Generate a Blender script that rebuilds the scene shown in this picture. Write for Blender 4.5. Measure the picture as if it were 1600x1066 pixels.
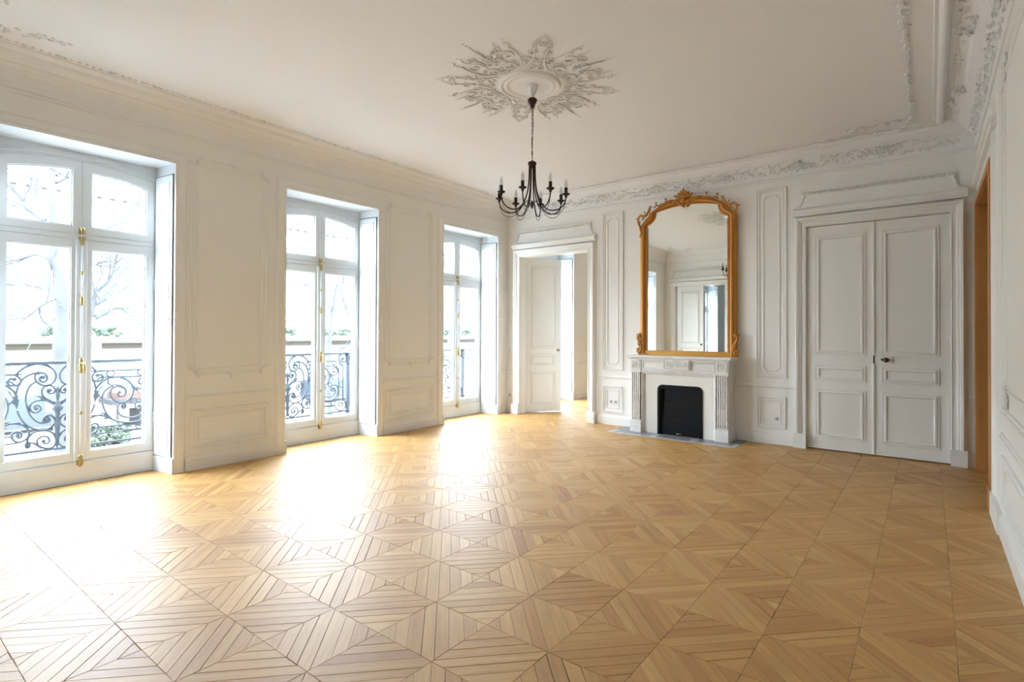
import bpy, math, random
from mathutils import Vector, Matrix
random.seed(7)
for o in list(bpy.data.objects): bpy.data.objects.remove(o, do_unlink=True)
sc = bpy.context.scene
C = sc.collection
# ------------------------------------------------------------------ camera
F, YAW, PITCH, ROLL, SX, SY, CX, CH = 832.257, 0.64678, 0.00802, 0.00359, 22.694, -18.966, 5.5116, 1.3
fw = Vector((-math.sin(YAW)*math.cos(PITCH), math.cos(YAW)*math.cos(PITCH), math.sin(PITCH)))
rt = Vector((math.cos(YAW), math.sin(YAW), 0)); up = rt.cross(fw)
r2 = rt*math.cos(ROLL)+up*math.sin(ROLL); u2 = up*math.cos(ROLL)-rt*math.sin(ROLL)
cam = bpy.data.objects.new('camera', bpy.data.cameras.new('camera')); C.objects.link(cam)
cam.matrix_world = Matrix(((r2.x, u2.x, -fw.x, CX), (r2.y, u2.y, -fw.y, 0), (r2.z, u2.z, -fw.z, CH), (0, 0, 0, 1)))
cam.data.sensor_width = 36; cam.data.sensor_fit = 'HORIZONTAL'
cam.data.lens = F*36/1600; cam.data.shift_x = -SX/1600; cam.data.shift_y = SY/1600
cam.data.clip_start = 0.02; cam.data.clip_end = 500
sc.camera = cam
# ------------------------------------------------------------------ world, light, exposure
w = bpy.data.worlds.new('world'); sc.world = w; w.use_nodes = True
nt = w.node_tree; nt.nodes.clear()
out = nt.nodes.new('ShaderNodeOutputWorld'); bg = nt.nodes.new('ShaderNodeBackground')
tc = nt.nodes.new('ShaderNodeTexCoord'); sep = nt.nodes.new('ShaderNodeSeparateXYZ'); cr = nt.nodes.new('ShaderNodeValToRGB')
nt.links.new(tc.outputs['Generated'], sep.inputs[0]); nt.links.new(sep.outputs['Z'], cr.inputs[0])
cr.color_ramp.elements[0].position = 0.0; cr.color_ramp.elements[0].color = (0.79, 0.895, 1.0, 1)
cr.color_ramp.elements[1].position = 1.0; cr.color_ramp.elements[1].color = (0.66, 0.81, 1.0, 1)
nt.links.new(cr.outputs[0], bg.inputs[0]); nt.links.new(bg.outputs[0], out.inputs[0])
bg.inputs[1].default_value = 1.0
def portal(cy, z0, z1, x=-0.46):
    l = bpy.data.lights.new('window_portal', 'AREA'); l.shape = 'RECTANGLE'; l.size = 1.16; l.size_y = z1-z0
    l.cycles.is_portal = True
    o = bpy.data.objects.new('window_portal', l); C.objects.link(o)
    o.location = (x, cy, (z0+z1)/2); o.rotation_euler = (math.pi/2, 0, -math.pi/2)
WIN = [1.35, 3.61, 5.94, 8.22, -3.6, -1.35, 10.55]  # final two are unseen, added to brighten the room behind and next room
for cy in WIN: portal(cy, 0.2, 2.8)
vs = sc.view_settings; vs.view_transform = 'Standard'; vs.look = 'None'; vs.gamma = 1; vs.exposure = 5.36; vs.use_curve_mapping = False
# ------------------------------------------------------------------ materials
def mat(name, col, rough=0.5, metal=0.0, noise=0.0, nscale=8.0, bump=0.0, bscale=40.0, coat=0.0, spec=0.5):
    m = bpy.data.materials.new(name); m.use_nodes = True; n = m.node_tree; b = n.nodes['Principled BSDF']
    b.inputs['Base Color'].default_value = (*col, 1); b.inputs['Roughness'].default_value = rough
    b.inputs['Metallic'].default_value = metal; b.inputs['Coat Weight'].default_value = coat; b.inputs['Specular IOR Level'].default_value = spec
    t = n.nodes.new('ShaderNodeTexCoord')
    if noise > 0:
        x = n.nodes.new('ShaderNodeTexNoise'); x.inputs['Scale'].default_value = nscale; x.inputs['Detail'].default_value = 5
        n.links.new(t.outputs['Object'], x.inputs['Vector'])
        mx = n.nodes.new('ShaderNodeMix'); mx.data_type = 'RGBA'
        mx.inputs[6].default_value = (*[c*(1-noise) for c in col], 1); mx.inputs[7].default_value = (*[min(1, c*(1+noise)) for c in col], 1)
        n.links.new(x.outputs['Fac'], mx.inputs[0]); n.links.new(mx.outputs[2], b.inputs['Base Color'])
    if bump > 0:
        x = n.nodes.new('ShaderNodeTexNoise'); x.inputs['Scale'].default_value = bscale; x.inputs['Detail'].default_value = 3
        n.links.new(t.outputs['Object'], x.inputs['Vector'])
        bu = n.nodes.new('ShaderNodeBump'); bu.inputs['Strength'].default_value = bump; bu.inputs['Distance'].default_value = 0.01
        n.links.new(x.outputs['Fac'], bu.inputs['Height']); n.links.new(bu.outputs[0], b.inputs['Normal'])
    return m
M = {}
M['wall'] = mat('wall_paint', (0.88, 0.862, 0.815), 0.55, noise=0.012, nscale=1.5, bump=0.05, bscale=60)
M['ceil'] = mat('ceiling_paint', (0.86, 0.85, 0.835), 0.8, noise=0.01, nscale=1.2)
M['plaster'] = mat('plaster_ornament', (0.86, 0.85, 0.835), 0.7)
M['trim'] = mat('trim_paint', (0.875, 0.862, 0.82), 0.38, noise=0.01, nscale=3)
M['joinery'] = mat('window_paint', (0.75, 0.785, 0.80), 0.32)
M['gap'] = mat('dark_joint', (0.045, 0.022, 0.012), 0.9)
M['iron'] = mat('wrought_iron', (0.016, 0.019, 0.025), 0.6, noise=0.2, nscale=30)
M['bronze'] = mat('chandelier_iron', (0.035, 0.012, 0.010), 0.45, metal=0.3, noise=0.2, nscale=40)
M['brass'] = mat('brass', (0.42, 0.33, 0.15), 0.42, metal=0.9)
M['chrome'] = mat('chrome', (0.7, 0.7, 0.72), 0.2, metal=1.0)
M['knob'] = mat('brown_knob', (0.09, 0.03, 0.012), 0.18, coat=0.5)
M['black'] = mat('black_steel', (0.003, 0.0036, 0.005), 0.5, spec=0.18)
M['frame_oak'] = mat('oak_lining', (0.50, 0.225, 0.065), 0.4, noise=0.18, nscale=6)
M['plastic'] = mat('white_plastic', (0.82, 0.82, 0.80), 0.3)
M['hole'] = mat('socket_hole', (0.38, 0.38, 0.38), 0.6)
M['bulb'] = mat('frosted_bulb', (0.9, 0.9, 0.9), 0.25)
M['bulb'].node_tree.nodes['Principled BSDF'].inputs['Alpha'].default_value = 0.55
# gilded wood
g = mat('gilding', (0.52, 0.215, 0.035), 0.42, metal=0.35, noise=0.35, nscale=55, bump=0.5, bscale=120); M['gilt'] = g
M['gilt_plain'] = mat('gilding_plain', (0.55, 0.26, 0.045), 0.38, metal=0.4, noise=0.1, nscale=10)
M['mirror'] = mat('mirror_glass', (0.86, 0.88, 0.86), 0.0, metal=1.0)
# marble with grey veins
def marble(name, a, b_, sc_, amt):
    m = bpy.data.materials.new(name); m.use_nodes = True; n = m.node_tree; b = n.nodes['Principled BSDF']
    b.inputs['Roughness'].default_value = 0.3
    t = n.nodes.new('ShaderNodeTexCoord'); x = n.nodes.new('ShaderNodeTexNoise'); x.inputs['Scale'].default_value = sc_; x.inputs['Detail'].default_value = 8
    x.inputs['Distortion'].default_value = 1.4
    mp = n.nodes.new('ShaderNodeMapping'); mp.inputs['Scale'].default_value = (1, 1, 3.0); mp.inputs['Rotation'].default_value = (0, 0.6, 0)
    n.links.new(t.outputs['Object'], mp.inputs[0]); n.links.new(mp.outputs[0], x.inputs['Vector'])
    r = n.nodes.new('ShaderNodeValToRGB'); e = r.color_ramp.elements
    e[0].position = 0.38; e[0].color = (*a, 1); e[1].position = 0.5+amt; e[1].color = (*a, 1)
    k = r.color_ramp.elements.new(0.47); k.color = (*b_, 1)
    n.links.new(x.outputs['Fac'], r.inputs[0]); n.links.new(r.outputs[0], b.inputs['Base Color'])
    return m
M['marble'] = marble('veined_marble', (0.84, 0.82, 0.785), (0.75, 0.725, 0.69), 5.0, 0.09)
M['stone'] = mat('plain_stone', (0.84, 0.81, 0.745), 0.35, noise=0.02)
M['slate'] = marble('grey_hearth_marble', (0.26, 0.26, 0.28), (0.17, 0.165, 0.18), 9.0, 0.10)
M['slate2'] = marble('pale_hearth_marble', (0.56, 0.55, 0.56), (0.44, 0.43, 0.45), 9.0, 0.10)
# window glass: thin, mostly clear, glossy at grazing angles
m = bpy.data.materials.new('window_glass'); m.use_nodes = True; n = m.node_tree; n.nodes.clear()
o_ = n.nodes.new('ShaderNodeOutputMaterial'); tr_ = n.nodes.new('ShaderNodeBsdfTransparent'); gl = n.nodes.new('ShaderNodeBsdfGlossy')
fr = n.nodes.new('ShaderNodeFresnel'); fr.inputs[0].default_value = 1.3; mxs = n.nodes.new('ShaderNodeMixShader')
tr_.inputs[0].default_value = (0.96, 0.98, 0.98, 1); gl.inputs['Roughness'].default_value = 0.0
n.links.new(fr.outputs[0], mxs.inputs[0]); n.links.new(tr_.outputs[0], mxs.inputs[1]); n.links.new(gl.outputs[0], mxs.inputs[2]); n.links.new(mxs.outputs[0], o_.inputs[0])
M['glass'] = m
# oak parquet: grain along the plank (UV), tone per plank (colour attribute)
m = bpy.data.materials.new('oak_parquet'); m.use_nodes = True; n = m.node_tree; b = n.nodes['Principled BSDF']
uv = n.nodes.new('ShaderNodeUVMap'); uv.uv_map = 'UVMap'; at = n.nodes.new('ShaderNodeAttribute'); at.attribute_name = 'tone'
mp = n.nodes.new('ShaderNodeMapping'); mp.inputs['Scale'].default_value = (3.0, 45.0, 1)
n.links.new(uv.outputs[0], mp.inputs[0])
x1 = n.nodes.new('ShaderNodeTexNoise'); x1.inputs['Scale'].default_value = 1.0; x1.inputs['Detail'].default_value = 6; x1.inputs['Distortion'].default_value = 0.6
n.links.new(mp.outputs[0], x1.inputs['Vector'])
mp2 = n.nodes.new('ShaderNodeMapping'); mp2.inputs['Scale'].default_value = (12.0, 220.0, 1); n.links.new(uv.outputs[0], mp2.inputs[0])
x2 = n.nodes.new('ShaderNodeTexNoise'); x2.inputs['Detail'].default_value = 3; x2.inputs['Scale'].default_value = 1.0; n.links.new(mp2.outputs[0], x2.inputs['Vector'])
r1 = n.nodes.new('ShaderNodeValToRGB'); e = r1.color_ramp.elements
e[0].position = 0.0; e[0].color = (0.41, 0.195, 0.056, 1); e[1].position = 1.0; e[1].color = (0.62, 0.375, 0.140, 1)
k = e.new(0.5); k.color = (0.53, 0.295, 0.092, 1)
n.links.new(at.outputs['Fac'], r1.inputs[0])
ma = n.nodes.new('ShaderNodeMath'); ma.operation = 'MULTIPLY_ADD'; ma.inputs[1].default_value = 0.55; ma.inputs[2].default_value = 0.72
n.links.new(x1.outputs['Fac'], ma.inputs[0])
mb = n.nodes.new('ShaderNodeMath'); mb.operation = 'MULTIPLY_ADD'; mb.inputs[1].default_value = 0.22; mb.inputs[2].default_value = -0.11
n.links.new(x2.outputs['Fac'], mb.inputs[0])
mc = n.nodes.new('ShaderNodeMath'); mc.operation = 'ADD'; n.links.new(ma.outputs[0], mc.inputs[0]); n.links.new(mb.outputs[0], mc.inputs[1])
vm = n.nodes.new('ShaderNodeVectorMath'); vm.operation = 'SCALE'; n.links.new(r1.outputs[0], vm.inputs[0]); n.links.new(mc.outputs[0], vm.inputs['Scale'])
n.links.new(vm.outputs[0], b.inputs['Base Color'])
b.inputs['Roughness'].default_value = 0.46; b.inputs['Specular IOR Level'].default_value = 0.34; b.inputs['Coat Weight'].default_value = 0.28; b.inputs['Coat Roughness'].default_value = 0.50
bu = n.nodes.new('ShaderNodeBump'); bu.inputs['Strength'].default_value = 0.15; bu.inputs['Distance'].default_value = 0.002
n.links.new(x2.outputs['Fac'], bu.inputs['Height']); n.links.new(bu.outputs[0], b.inputs['Normal'])
M['parquet'] = m
# outdoors
M['facade'] = mat('pale_limestone', (0.21, 0.205, 0.19), 0.9, noise=0.06, nscale=0.6)
M['facade_band'] = mat('brown_stone_band', (0.026, 0.020, 0.012), 0.9, noise=0.1, nscale=2)
M['roof'] = mat('zinc_roof', (0.12, 0.125, 0.13), 0.6)
M['shutter'] = mat('teal_shutter', (0.036, 0.060, 0.057), 0.7)
M['dark_glass'] = mat('far_window_glass', (0.07, 0.075, 0.075), 0.5)
M['street'] = mat('pale_paving', (0.17, 0.168, 0.16), 0.9, noise=0.08, nscale=0.7)
M['bark'] = mat('plane_bark', (0.026, 0.026, 0.025), 0.9, noise=0.45, nscale=2.2)
M['leaf'] = mat('hedge_leaf', (0.018, 0.027, 0.012), 0.8, noise=0.5, nscale=8)
M['van'] = mat('grey_blue_van', (0.014, 0.020, 0.028), 0.6)
M['tyre'] = mat('tyre', (0.01, 0.01, 0.01), 0.8)
M['awning'] = mat('terracotta_awning', (0.045, 0.018, 0.011), 0.8, noise=0.2, nscale=3)
M['stall'] = mat('dark_stall', (0.010, 0.008, 0.008), 0.8)
# ------------------------------------------------------------------ mesh builder
class MB:
    def __init__(s): s.v = []; s.f = []; s.sm = []
    def add(s, vs, fs, smooth=False):
        o = len(s.v); s.v += [tuple(v) for v in vs]; s.f += [tuple(i+o for i in f) for f in fs]; s.sm += [smooth]*len(fs); return s
    def box(s, x0, x1, y0, y1, z0, z1):
        v = [(x, y, z) for x in (x0, x1) for y in (y0, y1) for z in (z0, z1)]
        return s.add(v, [(0, 1, 3, 2), (4, 6, 7, 5), (0, 4, 5, 1), (2, 3, 7, 6), (0, 2, 6, 4), (1, 5, 7, 3)])
    def prism(s, pts, a, b, fn):
        n = len(pts); v = [fn(p[0], p[1], a) for p in pts]+[fn(p[0], p[1], b) for p in pts]
        fs = [tuple(range(n))[::-1], tuple(range(n, 2*n))]+[(i, (i+1) % n, n+(i+1) % n, n+i) for i in range(n)]
        return s.add(v, fs)
    def tube(s, pts, r, sides=6, caps=True, flat=None):
        pts = [Vector(p) for p in pts]; n = len(pts)
        if not hasattr(r, '__len__'): r = [r]*n
        v = []; prev = None
        for i, p in enumerate(pts):
            t = (pts[min(i+1, n-1)]-pts[max(i-1, 0)])
            t = t.normalized() if t.length > 1e-9 else Vector((0, 0, 1))
            if prev is None:
                a = Vector((0, 0, 1)) if abs(t.z) < 0.9 else Vector((1, 0, 0)); u = t.cross(a).normalized()
            else:
                u = prev-t*prev.dot(t); u = u.normalized() if u.length > 1e-6 else t.orthogonal().normalized()
            prev = u; w_ = t.cross(u)
            for k in range(sides):
                an = 2*math.pi*k/sides+math.pi/sides
                v.append(p+u*math.cos(an)*r[i]+w_*math.sin(an)*r[i])
        fs = [(i*sides+k, i*sides+(k+1) % sides, (i+1)*sides+(k+1) % sides, (i+1)*sides+k) for i in range(n-1) for k in range(sides)]
        s.add(v, fs, True)
        if caps:
            o = len(s.v)-len(v); s.f += [tuple(o+k for k in range(sides))[::-1], tuple(o+(n-1)*sides+k for k in range(sides))]; s.sm += [False, False]
        return s
    def lathe(s, prof, cen=(0, 0, 0), seg=16, axis='z', smooth=True):
        v = []; n = len(prof)
        for k in range(seg):
            a = 2*math.pi*k/seg; c, d = math.cos(a), math.sin(a)
            for r, h in prof:
                p = (r*c, r*d, h) if axis == 'z' else ((r*c, h, r*d) if axis == 'y' else (h, r*c, r*d))
                v.append((p[0]+cen[0], p[1]+cen[1], p[2]+cen[2]))
        fs = [(k*n+i, ((k+1) % seg)*n+i, ((k+1) % seg)*n+i+1, k*n+i+1) for k in range(seg) for i in range(n-1)]
        return s.add(v, fs, smooth)
    def blob(s, c, r, ax=None, seg=6, rings=4):
        # ellipsoid with radii r=(rx,ry,rz); ax = optional 3x3 rotation
        v = []
        for i in range(rings+1):
            th = math.pi*i/rings
            for k in range(seg):
                a = 2*math.pi*k/seg
                p = Vector((r[0]*math.sin(th)*math.cos(a), r[1]*math.sin(th)*math.sin(a), r[2]*math.cos(th)))
                if ax is not None: p = ax @ p
                v.append(p+Vector(c))
        fs = [(i*seg+k, i*seg+(k+1) % seg, (i+1)*seg+(k+1) % seg, (i+1)*seg+k) for i in range(rings) for k in range(seg)]
        return s.add(v, fs, True)
    def sweep(s, path, prof, fn, closed=False, smooth=False, side=1):
        """path: 2D points; prof: (offset to the side, height); fn(a,b,h) -> 3D"""
        P = [Vector((p[0], p[1])) for p in path]; n = len(P); m = len(prof); v = []
        for i in range(n):
            if closed or 0 < i < n-1:
                d0 = (P[i]-P[i-1]).normalized(); d1 = (P[(i+1) % n]-P[i]).normalized()
            elif i == 0: d0 = d1 = (P[1]-P[0]).normalized()
            else: d0 = d1 = (P[-1]-P[-2]).normalized()
            n0 = Vector((-d0.y, d0.x)); n1 = Vector((-d1.y, d1.x)); mi = n0+n1
            mi = mi/max(0.3, (mi.dot(n0))) if mi.length > 1e-6 else n0
            for o, h in prof: v.append(fn(P[i].x+mi.x*o*side, P[i].y+mi.y*o*side, h))
        k = n if closed else n-1
        fs = [(i*m+j, i*m+j+1, ((i+1) % n)*m+j+1, ((i+1) % n)*m+j) for i in range(k) for j in range(m-1)]
        s.add(v, fs, smooth)
        if not closed:
            o = len(s.v)-len(v); s.f += [tuple(o+j for j in range(m)), tuple(o+(n-1)*m+j for j in range(m))[::-1]]; s.sm += [False]*2
        return s
    def build(s, name, m, parent=None, loc=None):
        me = bpy.data.meshes.new(name); me.from_pydata(s.v, [], s.f); me.materials.append(M[m] if isinstance(m, str) else m)
        me.polygons.foreach_set('use_smooth', s.sm); me.update()
        o = bpy.data.objects.new(name, me); C.objects.link(o)
        if parent is not None:
            o.parent = parent; o.matrix_parent_inverse = Matrix.Translation(-Vector(parent.location))
        if loc: o.location = loc
        return o
def empty(name, loc=(0, 0, 0), rz=0):
    o = bpy.data.objects.new(name, None); C.objects.link(o); o.location = loc; o.rotation_euler = (0, 0, rz); o.empty_display_size = 0.1; return o
def tag(o, label=None, cat=None, group=None, kind=None):
    for k, v in (('label', label), ('category', cat), ('group', group), ('kind', kind)):
        if v: o[k] = v
    return o
def copy_tree(o, parent=None):
    c = o.copy(); C.objects.link(c); c.parent = parent
    for ch in [x for x in bpy.data.objects if x.parent == o]: copy_tree(ch, c)
    return c
def cat_rom(pts, k=5):
    P = [Vector(p) for p in pts]; n = len(P); out = []
    for i in range(n-1):
        a, b, c, d = P[max(i-1, 0)], P[i], P[i+1], P[min(i+2, n-1)]
        for j in range(k):
            t = j/k
            out.append(0.5*((2*b)+(c-a)*t+(2*a-5*b+4*c-d)*t*t+(3*b-a-3*c+d)*t**3))
    out.append(P[-1]); return out
LEFT = lambda a, b, h: (-0.02+h, a, b)          # wall_left surface: a=Y, b=Z
BACKY, W, CEIL = 6.80, 5.89, 3.40
BACK = lambda a, b, h: (a, BACKY-h, b)          # a=X, b=Z
FRONTY = 0.10
FRONT = lambda a, b, h: (a, FRONTY+h, b)
RIGHT = lambda a, b, h: (W-h, a, b)
def rect(x0, x1, z0, z1): return [(x0, z0), (x1, z0), (x1, z1), (x0, z1)]
# ================================================================== THE ROOM SHELL
def wall(name, m='wall'): return MB(), name, m
OPEN = [(c-0.60, c+0.60) for c in WIN]          # window openings on wall_left (Y ranges)
HEAD = 2.85
ys = [(-6.0, OPEN[4][0]), (OPEN[4][1], OPEN[5][0]), (OPEN[5][1], OPEN[0][0]), (OPEN[0][1], OPEN[1][0]), (OPEN[1][1], OPEN[2][0]), (OPEN[2][1], OPEN[3][0]), (OPEN[3][1], OPEN[6][0]), (OPEN[6][1], 12.0)]
b = MB()
for a, c in ys: b.box(-0.45, -0.02, a, c, 0, CEIL)
for a, c in OPEN: b.box(-0.45, -0.02, a, c, HEAD, CEIL)
wall_left = tag(b.build('wall_left', 'wall'), kind='structure')
D1 = (0.25, 1.52); D2 = (4.397, 5.683); DH = 2.523
b = MB()
b.box(-0.02, D1[0], BACKY, 6.95, 0, CEIL); b.box(D1[0], D1[1], BACKY, 6.95, DH, CEIL); b.box(D1[1], D2[0], BACKY, 6.95, 0, CEIL)
b.box(D2[0], D2[1], BACKY, 6.95, DH, CEIL); b.box(D2[0], D2[1], 6.87, 6.95, 0, DH); b.box(D2[1], W+0.3, BACKY, 6.95, 0, CEIL)  # middle box: added unseen backing, blocks light so the closed leaves' gaps stay dark
wall_back = tag(b.build('wall_back', 'wall'), kind='structure')
b = MB()
b.box(-0.02, D1[0], -0.05, FRONTY, 0, CEIL); b.box(D1[0], D1[1], -0.05, FRONTY, DH, CEIL); b.box(D1[1], D2[0], -0.05, FRONTY, 0, CEIL)
b.box(D2[0], D2[1], -0.05, FRONTY, DH, CEIL); b.box(D2[1], W+0.3, -0.05, FRONTY, 0, CEIL)
wall_front = tag(b.build('wall_front', 'wall'), kind='structure')
OY = (5.30, 6.66); OZ = 2.56
b = MB()
b.box(W, W+0.30, FRONTY, OY[0], 0, CEIL); b.box(W, W+0.30, OY[0], OY[1], OZ, CEIL); b.box(W, W+0.30, OY[1], BACKY, 0, CEIL)
wall_right = tag(b.build('wall_right', 'wall'), kind='structure')
# rooms beyond the openings (next salon, the room behind, the hall on the right)
for nm, bx in (('wall_next_room_far', (-0.02, 6.2, 12.0, 12.1)), ('wall_behind_far', (-0.02, 6.2, -6.1, -6.0))):
    b = MB(); b.box(bx[0], bx[1], bx[2], bx[3], 0, CEIL); tag(b.build(nm, 'wall'), kind='structure')
b = MB(); b.box(W+0.3, W+0.4, 6.95, 12.1, 0, CEIL); tag(b.build('wall_next_room_right', 'wall'), kind='structure')
b = MB(); b.box(W+0.3, W+0.4, -6.1, -0.05, 0, CEIL); tag(b.build('wall_behind_right', 'wall'), kind='structure')
b = MB(); b.box(W+0.3, 7.8, 4.6, 4.7, 0, CEIL); b.box(W+0.3, 7.8, 6.9, 7.0, 0, CEIL); b.box(7.7, 7.8, 4.7, 6.9, 0, CEIL)
tag(b.build('wall_hall', 'wall'), kind='structure')
b = MB(); b.box(-0.02, 7.8, -6.1, 12.1, CEIL, CEIL+0.15); ceiling = tag(b.build('ceiling', 'ceil'), kind='structure')
# ------------------------------------------------------------------ parquet floor
b = MB(); b.box(-0.45, 7.8, -6.1, 12.1, -0.12, -0.012); floor = tag(b.build('floor', 'gap'), kind='structure')
PX, PY, S = 5.2686, 2.7944, 0.3323
def clip(poly, nx, ny, d):        # keep nx*x+ny*y <= d
    o = []
    for i in range(len(poly)):
        p, q = poly[i], poly[(i+1) % len(poly)]; a = nx*p[0]+ny*p[1]-d; c = nx*q[0]+ny*q[1]-d
        if a <= 0: o.append(p)
        if a*c < 0:
            t = a/(a-c); o.append((p[0]+(q[0]-p[0])*t, p[1]+(q[1]-p[1])*t))
    return o
def shrink(poly, g):
    n = len(poly); ar = sum(poly[i][0]*poly[(i+1) % n][1]-poly[(i+1) % n][0]*poly[i][1] for i in range(n))
    if ar < 0: poly = poly[::-1]
    out = poly
    for i in range(n):
        p, q = poly[i], poly[(i+1) % n]; dx, dy = q[0]-p[0], q[1]-p[1]; l = math.hypot(dx, dy)
        if l < 1e-6: continue
        nx, ny = dy/l, -dx/l; out = clip(out, nx, ny, nx*p[0]+ny*p[1]-g)
        if len(out) < 3: return None
    return out
rnd = random.Random(11)
planks = []
def room_clip(poly):
    cx = sum(p[0] for p in poly)/len(poly); cy = sum(p[1] for p in poly)/len(poly)
    return poly
for i in range(-17, 3):
    for j in range(-11, 28):
        x0, y0 = PX+i*S, PY+j*S
        sq = [(x0, y0), (x0+S, y0), (x0+S, y0+S), (x0, y0+S)]
        x_lo, x_hi = -0.30, (W+0.28 if OY[0] < y0+S/2 < OY[1] else W)
        if y0 > 6.95 or y0 < -0.1: x_hi = W+0.3
        for (nx, ny, d) in ((-1, 0, -x_lo), (1, 0, x_hi)):
            sq = clip(sq, nx, ny, d)
            if len(sq) < 3: break
        if len(sq) < 3: continue
        if (i+j) % 2 == 0: dx, dy, u0 = 0.7071, 0.7071, (-0.7071*x0+0.7071*y0)
        else: dx, dy, u0 = 0.7071, -0.7071, (0.7071*x0+0.7071*(y0+S))
        nx, ny = -dy, dx
        if (i+j) % 2: nx, ny = dy*-1, dx
        un = nx*x0+ny*y0 if (i+j) % 2 == 0 else nx*x0+ny*(y0+S)
        half = S*0.7071; k = 8
        off = rnd.choice((0, 0, 0.012, -0.012, 0.03)); cuts = [-half-0.01]
        step = 2*half/k
        for q in range(1, k): cuts.append(-half+q*step+off+rnd.uniform(-0.004, 0.004))
        cuts.append(half+0.01)
        base = rnd.uniform(0.36, 0.58)
        for q in range(len(cuts)-1):
            pl = clip(clip(sq, nx, ny, un+cuts[q+1]), -nx, -ny, -(un+cuts[q]))
            if len(pl) < 3: continue
            edge = rnd.choice((0.0007, 0.0007, 0.0012, 0.0014, 0.0024))
            pl = shrink(pl, edge*rnd.uniform(0.35, 1.0))
            if not pl or len(pl) < 3: continue
            tone = min(1, max(0, rnd.gauss(base, 0.17)))
            planks.append((pl, (dx, dy), tone, rnd.uniform(0, 50), rnd.uniform(-0.0006, 0)))
def proj_area(pl):
    P = []
    for x, y in pl:
        d = Vector((x, y, 0))-Vector((CX, 0, CH)); z = d.dot(fw)
        if z < 0.15: return 0
        P.append((800+SX+F*d.dot(r2)/z, 533+SY-F*d.dot(u2)/z))
    mx = sum(p[0] for p in P)/len(P); my = sum(p[1] for p in P)/len(P)
    if not (-20 < mx < 1620 and my < 1090): return 0
    return abs(sum(P[i][0]*P[(i+1) % len(P)][1]-P[(i+1) % len(P)][0]*P[i][1] for i in range(len(P))))/2
planks.sort(key=lambda p: -proj_area(p[0]))
def plank_mesh(name, items):
    v, f, uvs, tn = [], [], [], []
    for pl, (dx, dy), tone, r, dz in items:
        n = len(pl); o = len(v); c = 0.0009
        inner = shrink(pl, c) or pl
        if len(inner) != n: inner = pl
        v += [(x, y, dz) for x, y in inner]+[(x, y, dz-0.0007) for x, y in pl]+[(x, y, -0.012) for x, y in pl]
        fs = [tuple(range(o, o+n))]
        for a in range(n):
            b_ = (a+1) % n
            fs.append((o+n+a, o+n+b_, o+b_, o+a)); fs.append((o+2*n+a, o+2*n+b_, o+n+b_, o+n+a))
        f += fs
        for fc in fs:
            for vi in fc:
                x, y, z = v[vi]; uvs += [x*dx+y*dy+r, -x*dy+y*dx+r*1.7]
                tn += [tone, tone, tone, 1]
    me = bpy.data.meshes.new(name); me.from_pydata(v, [], f); me.materials.append(M['parquet'])
    ul = me.uv_layers.new(name='UVMap'); ul.data.foreach_set('uv', uvs)
    ca = me.color_attributes.new('tone', 'FLOAT_COLOR', 'CORNER'); ca.data.foreach_set('color', tn)
    me.update(); o = bpy.data.objects.new(name, me); C.objects.link(o); o.parent = floor; return o
for it in planks[:298]: plank_mesh('plank', [it])
tag(plank_mesh('parquet_planks', planks[298:]), kind='stuff')
# ------------------------------------------------------------------ cornice (trim_1) running round the room
b = MB()
prof = [(0, 3.112), (0.012, 3.112), (0.018, 3.122), (0.018, 3.132), (0.010, 3.140), (0.010, 3.150), (0.014, 3.20), (0.028, 3.25), (0.052, 3.285), (0.078, 3.303), (0.080, 3.312),
        (0.100, 3.326), (0.125, 3.345), (0.138, 3.362), (0.144, 3.372), (0.155, 3.376), (0.190, 3.388), (0.198, 3.394), (0.200, 3.402)]
b.sweep([(-0.02, FRONTY), (W, FRONTY), (W, BACKY), (-0.02, BACKY)], prof, lambda x, y, h: (x, y, h), closed=True)
cornice = tag(b.build('trim_1', 'plaster'), kind='structure')
# leaf running line on the ceiling, plaster sprigs
def sprig(mb, x, y, z, ang, s, rr):
    ca, sa = math.cos(ang), math.sin(ang)
    R = Matrix.Rotation(ang, 3, 'Z')
    for k in range(3):
        a = rr.uniform(-0.7, 0.7); l = s*rr.uniform(0.5, 1.0); q = Matrix.Rotation(ang+a, 3, 'Z') @ Matrix.Rotation(rr.uniform(0.1, 0.5), 3, 'Y')
        ox = rr.uniform(-.3, .3)*s
        mb.blob((x+ca*ox+math.cos(ang+a)*l*.4, y+sa*ox+math.sin(ang+a)*l*.4, z-0.004), (l*0.55, l*0.2, l*0.22), q, seg=5, rings=3)
b = MB(); rr = random.Random(3)
def line_sprigs(mb, p, q, z, s, gap, wob=0.01):
    d = Vector(q)-Vector(p); L = d.length; n = int(L/gap); a = math.atan2(d.y, d.x)
    for i in range(n):
        t = (i+.5)/n; c = Vector(p)+d*t
        big = 1.5 if i % 7 == 0 else 1.0
        sprig(mb, c.x+rr.uniform(-wob, wob), c.y+rr.uniform(-wob, wob), z, a+rr.choice((0.5, -0.5, 0.2, -.2)), s*big, rr)
line_sprigs(b, (0.238, 0.4), (0.238, 6.55), 3.396, 0.028, 0.045, 0.006)
line_sprigs(b, (0.25, 6.575), (5.2, 6.575), 3.398, 0.030, 0.04, 0.008)
tag(b.build('leaf_line', 'plaster', cornice), kind='stuff')
b = MB()
line_sprigs(b, (5.385, 1.2), (5.385, 6.30), 3.395, 0.042, 0.026, 0.014)
line_sprigs(b, (5.385, 6.30), (5.33, 6.42), 3.395, 0.045, 0.02, 0.012); line_sprigs(b, (5.33, 6.36), (4.85, 6.38), 3.395, 0.05, 0.022, 0.028)
tag(b.build('leaf_garland', 'plaster', cornice), kind='stuff')
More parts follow.
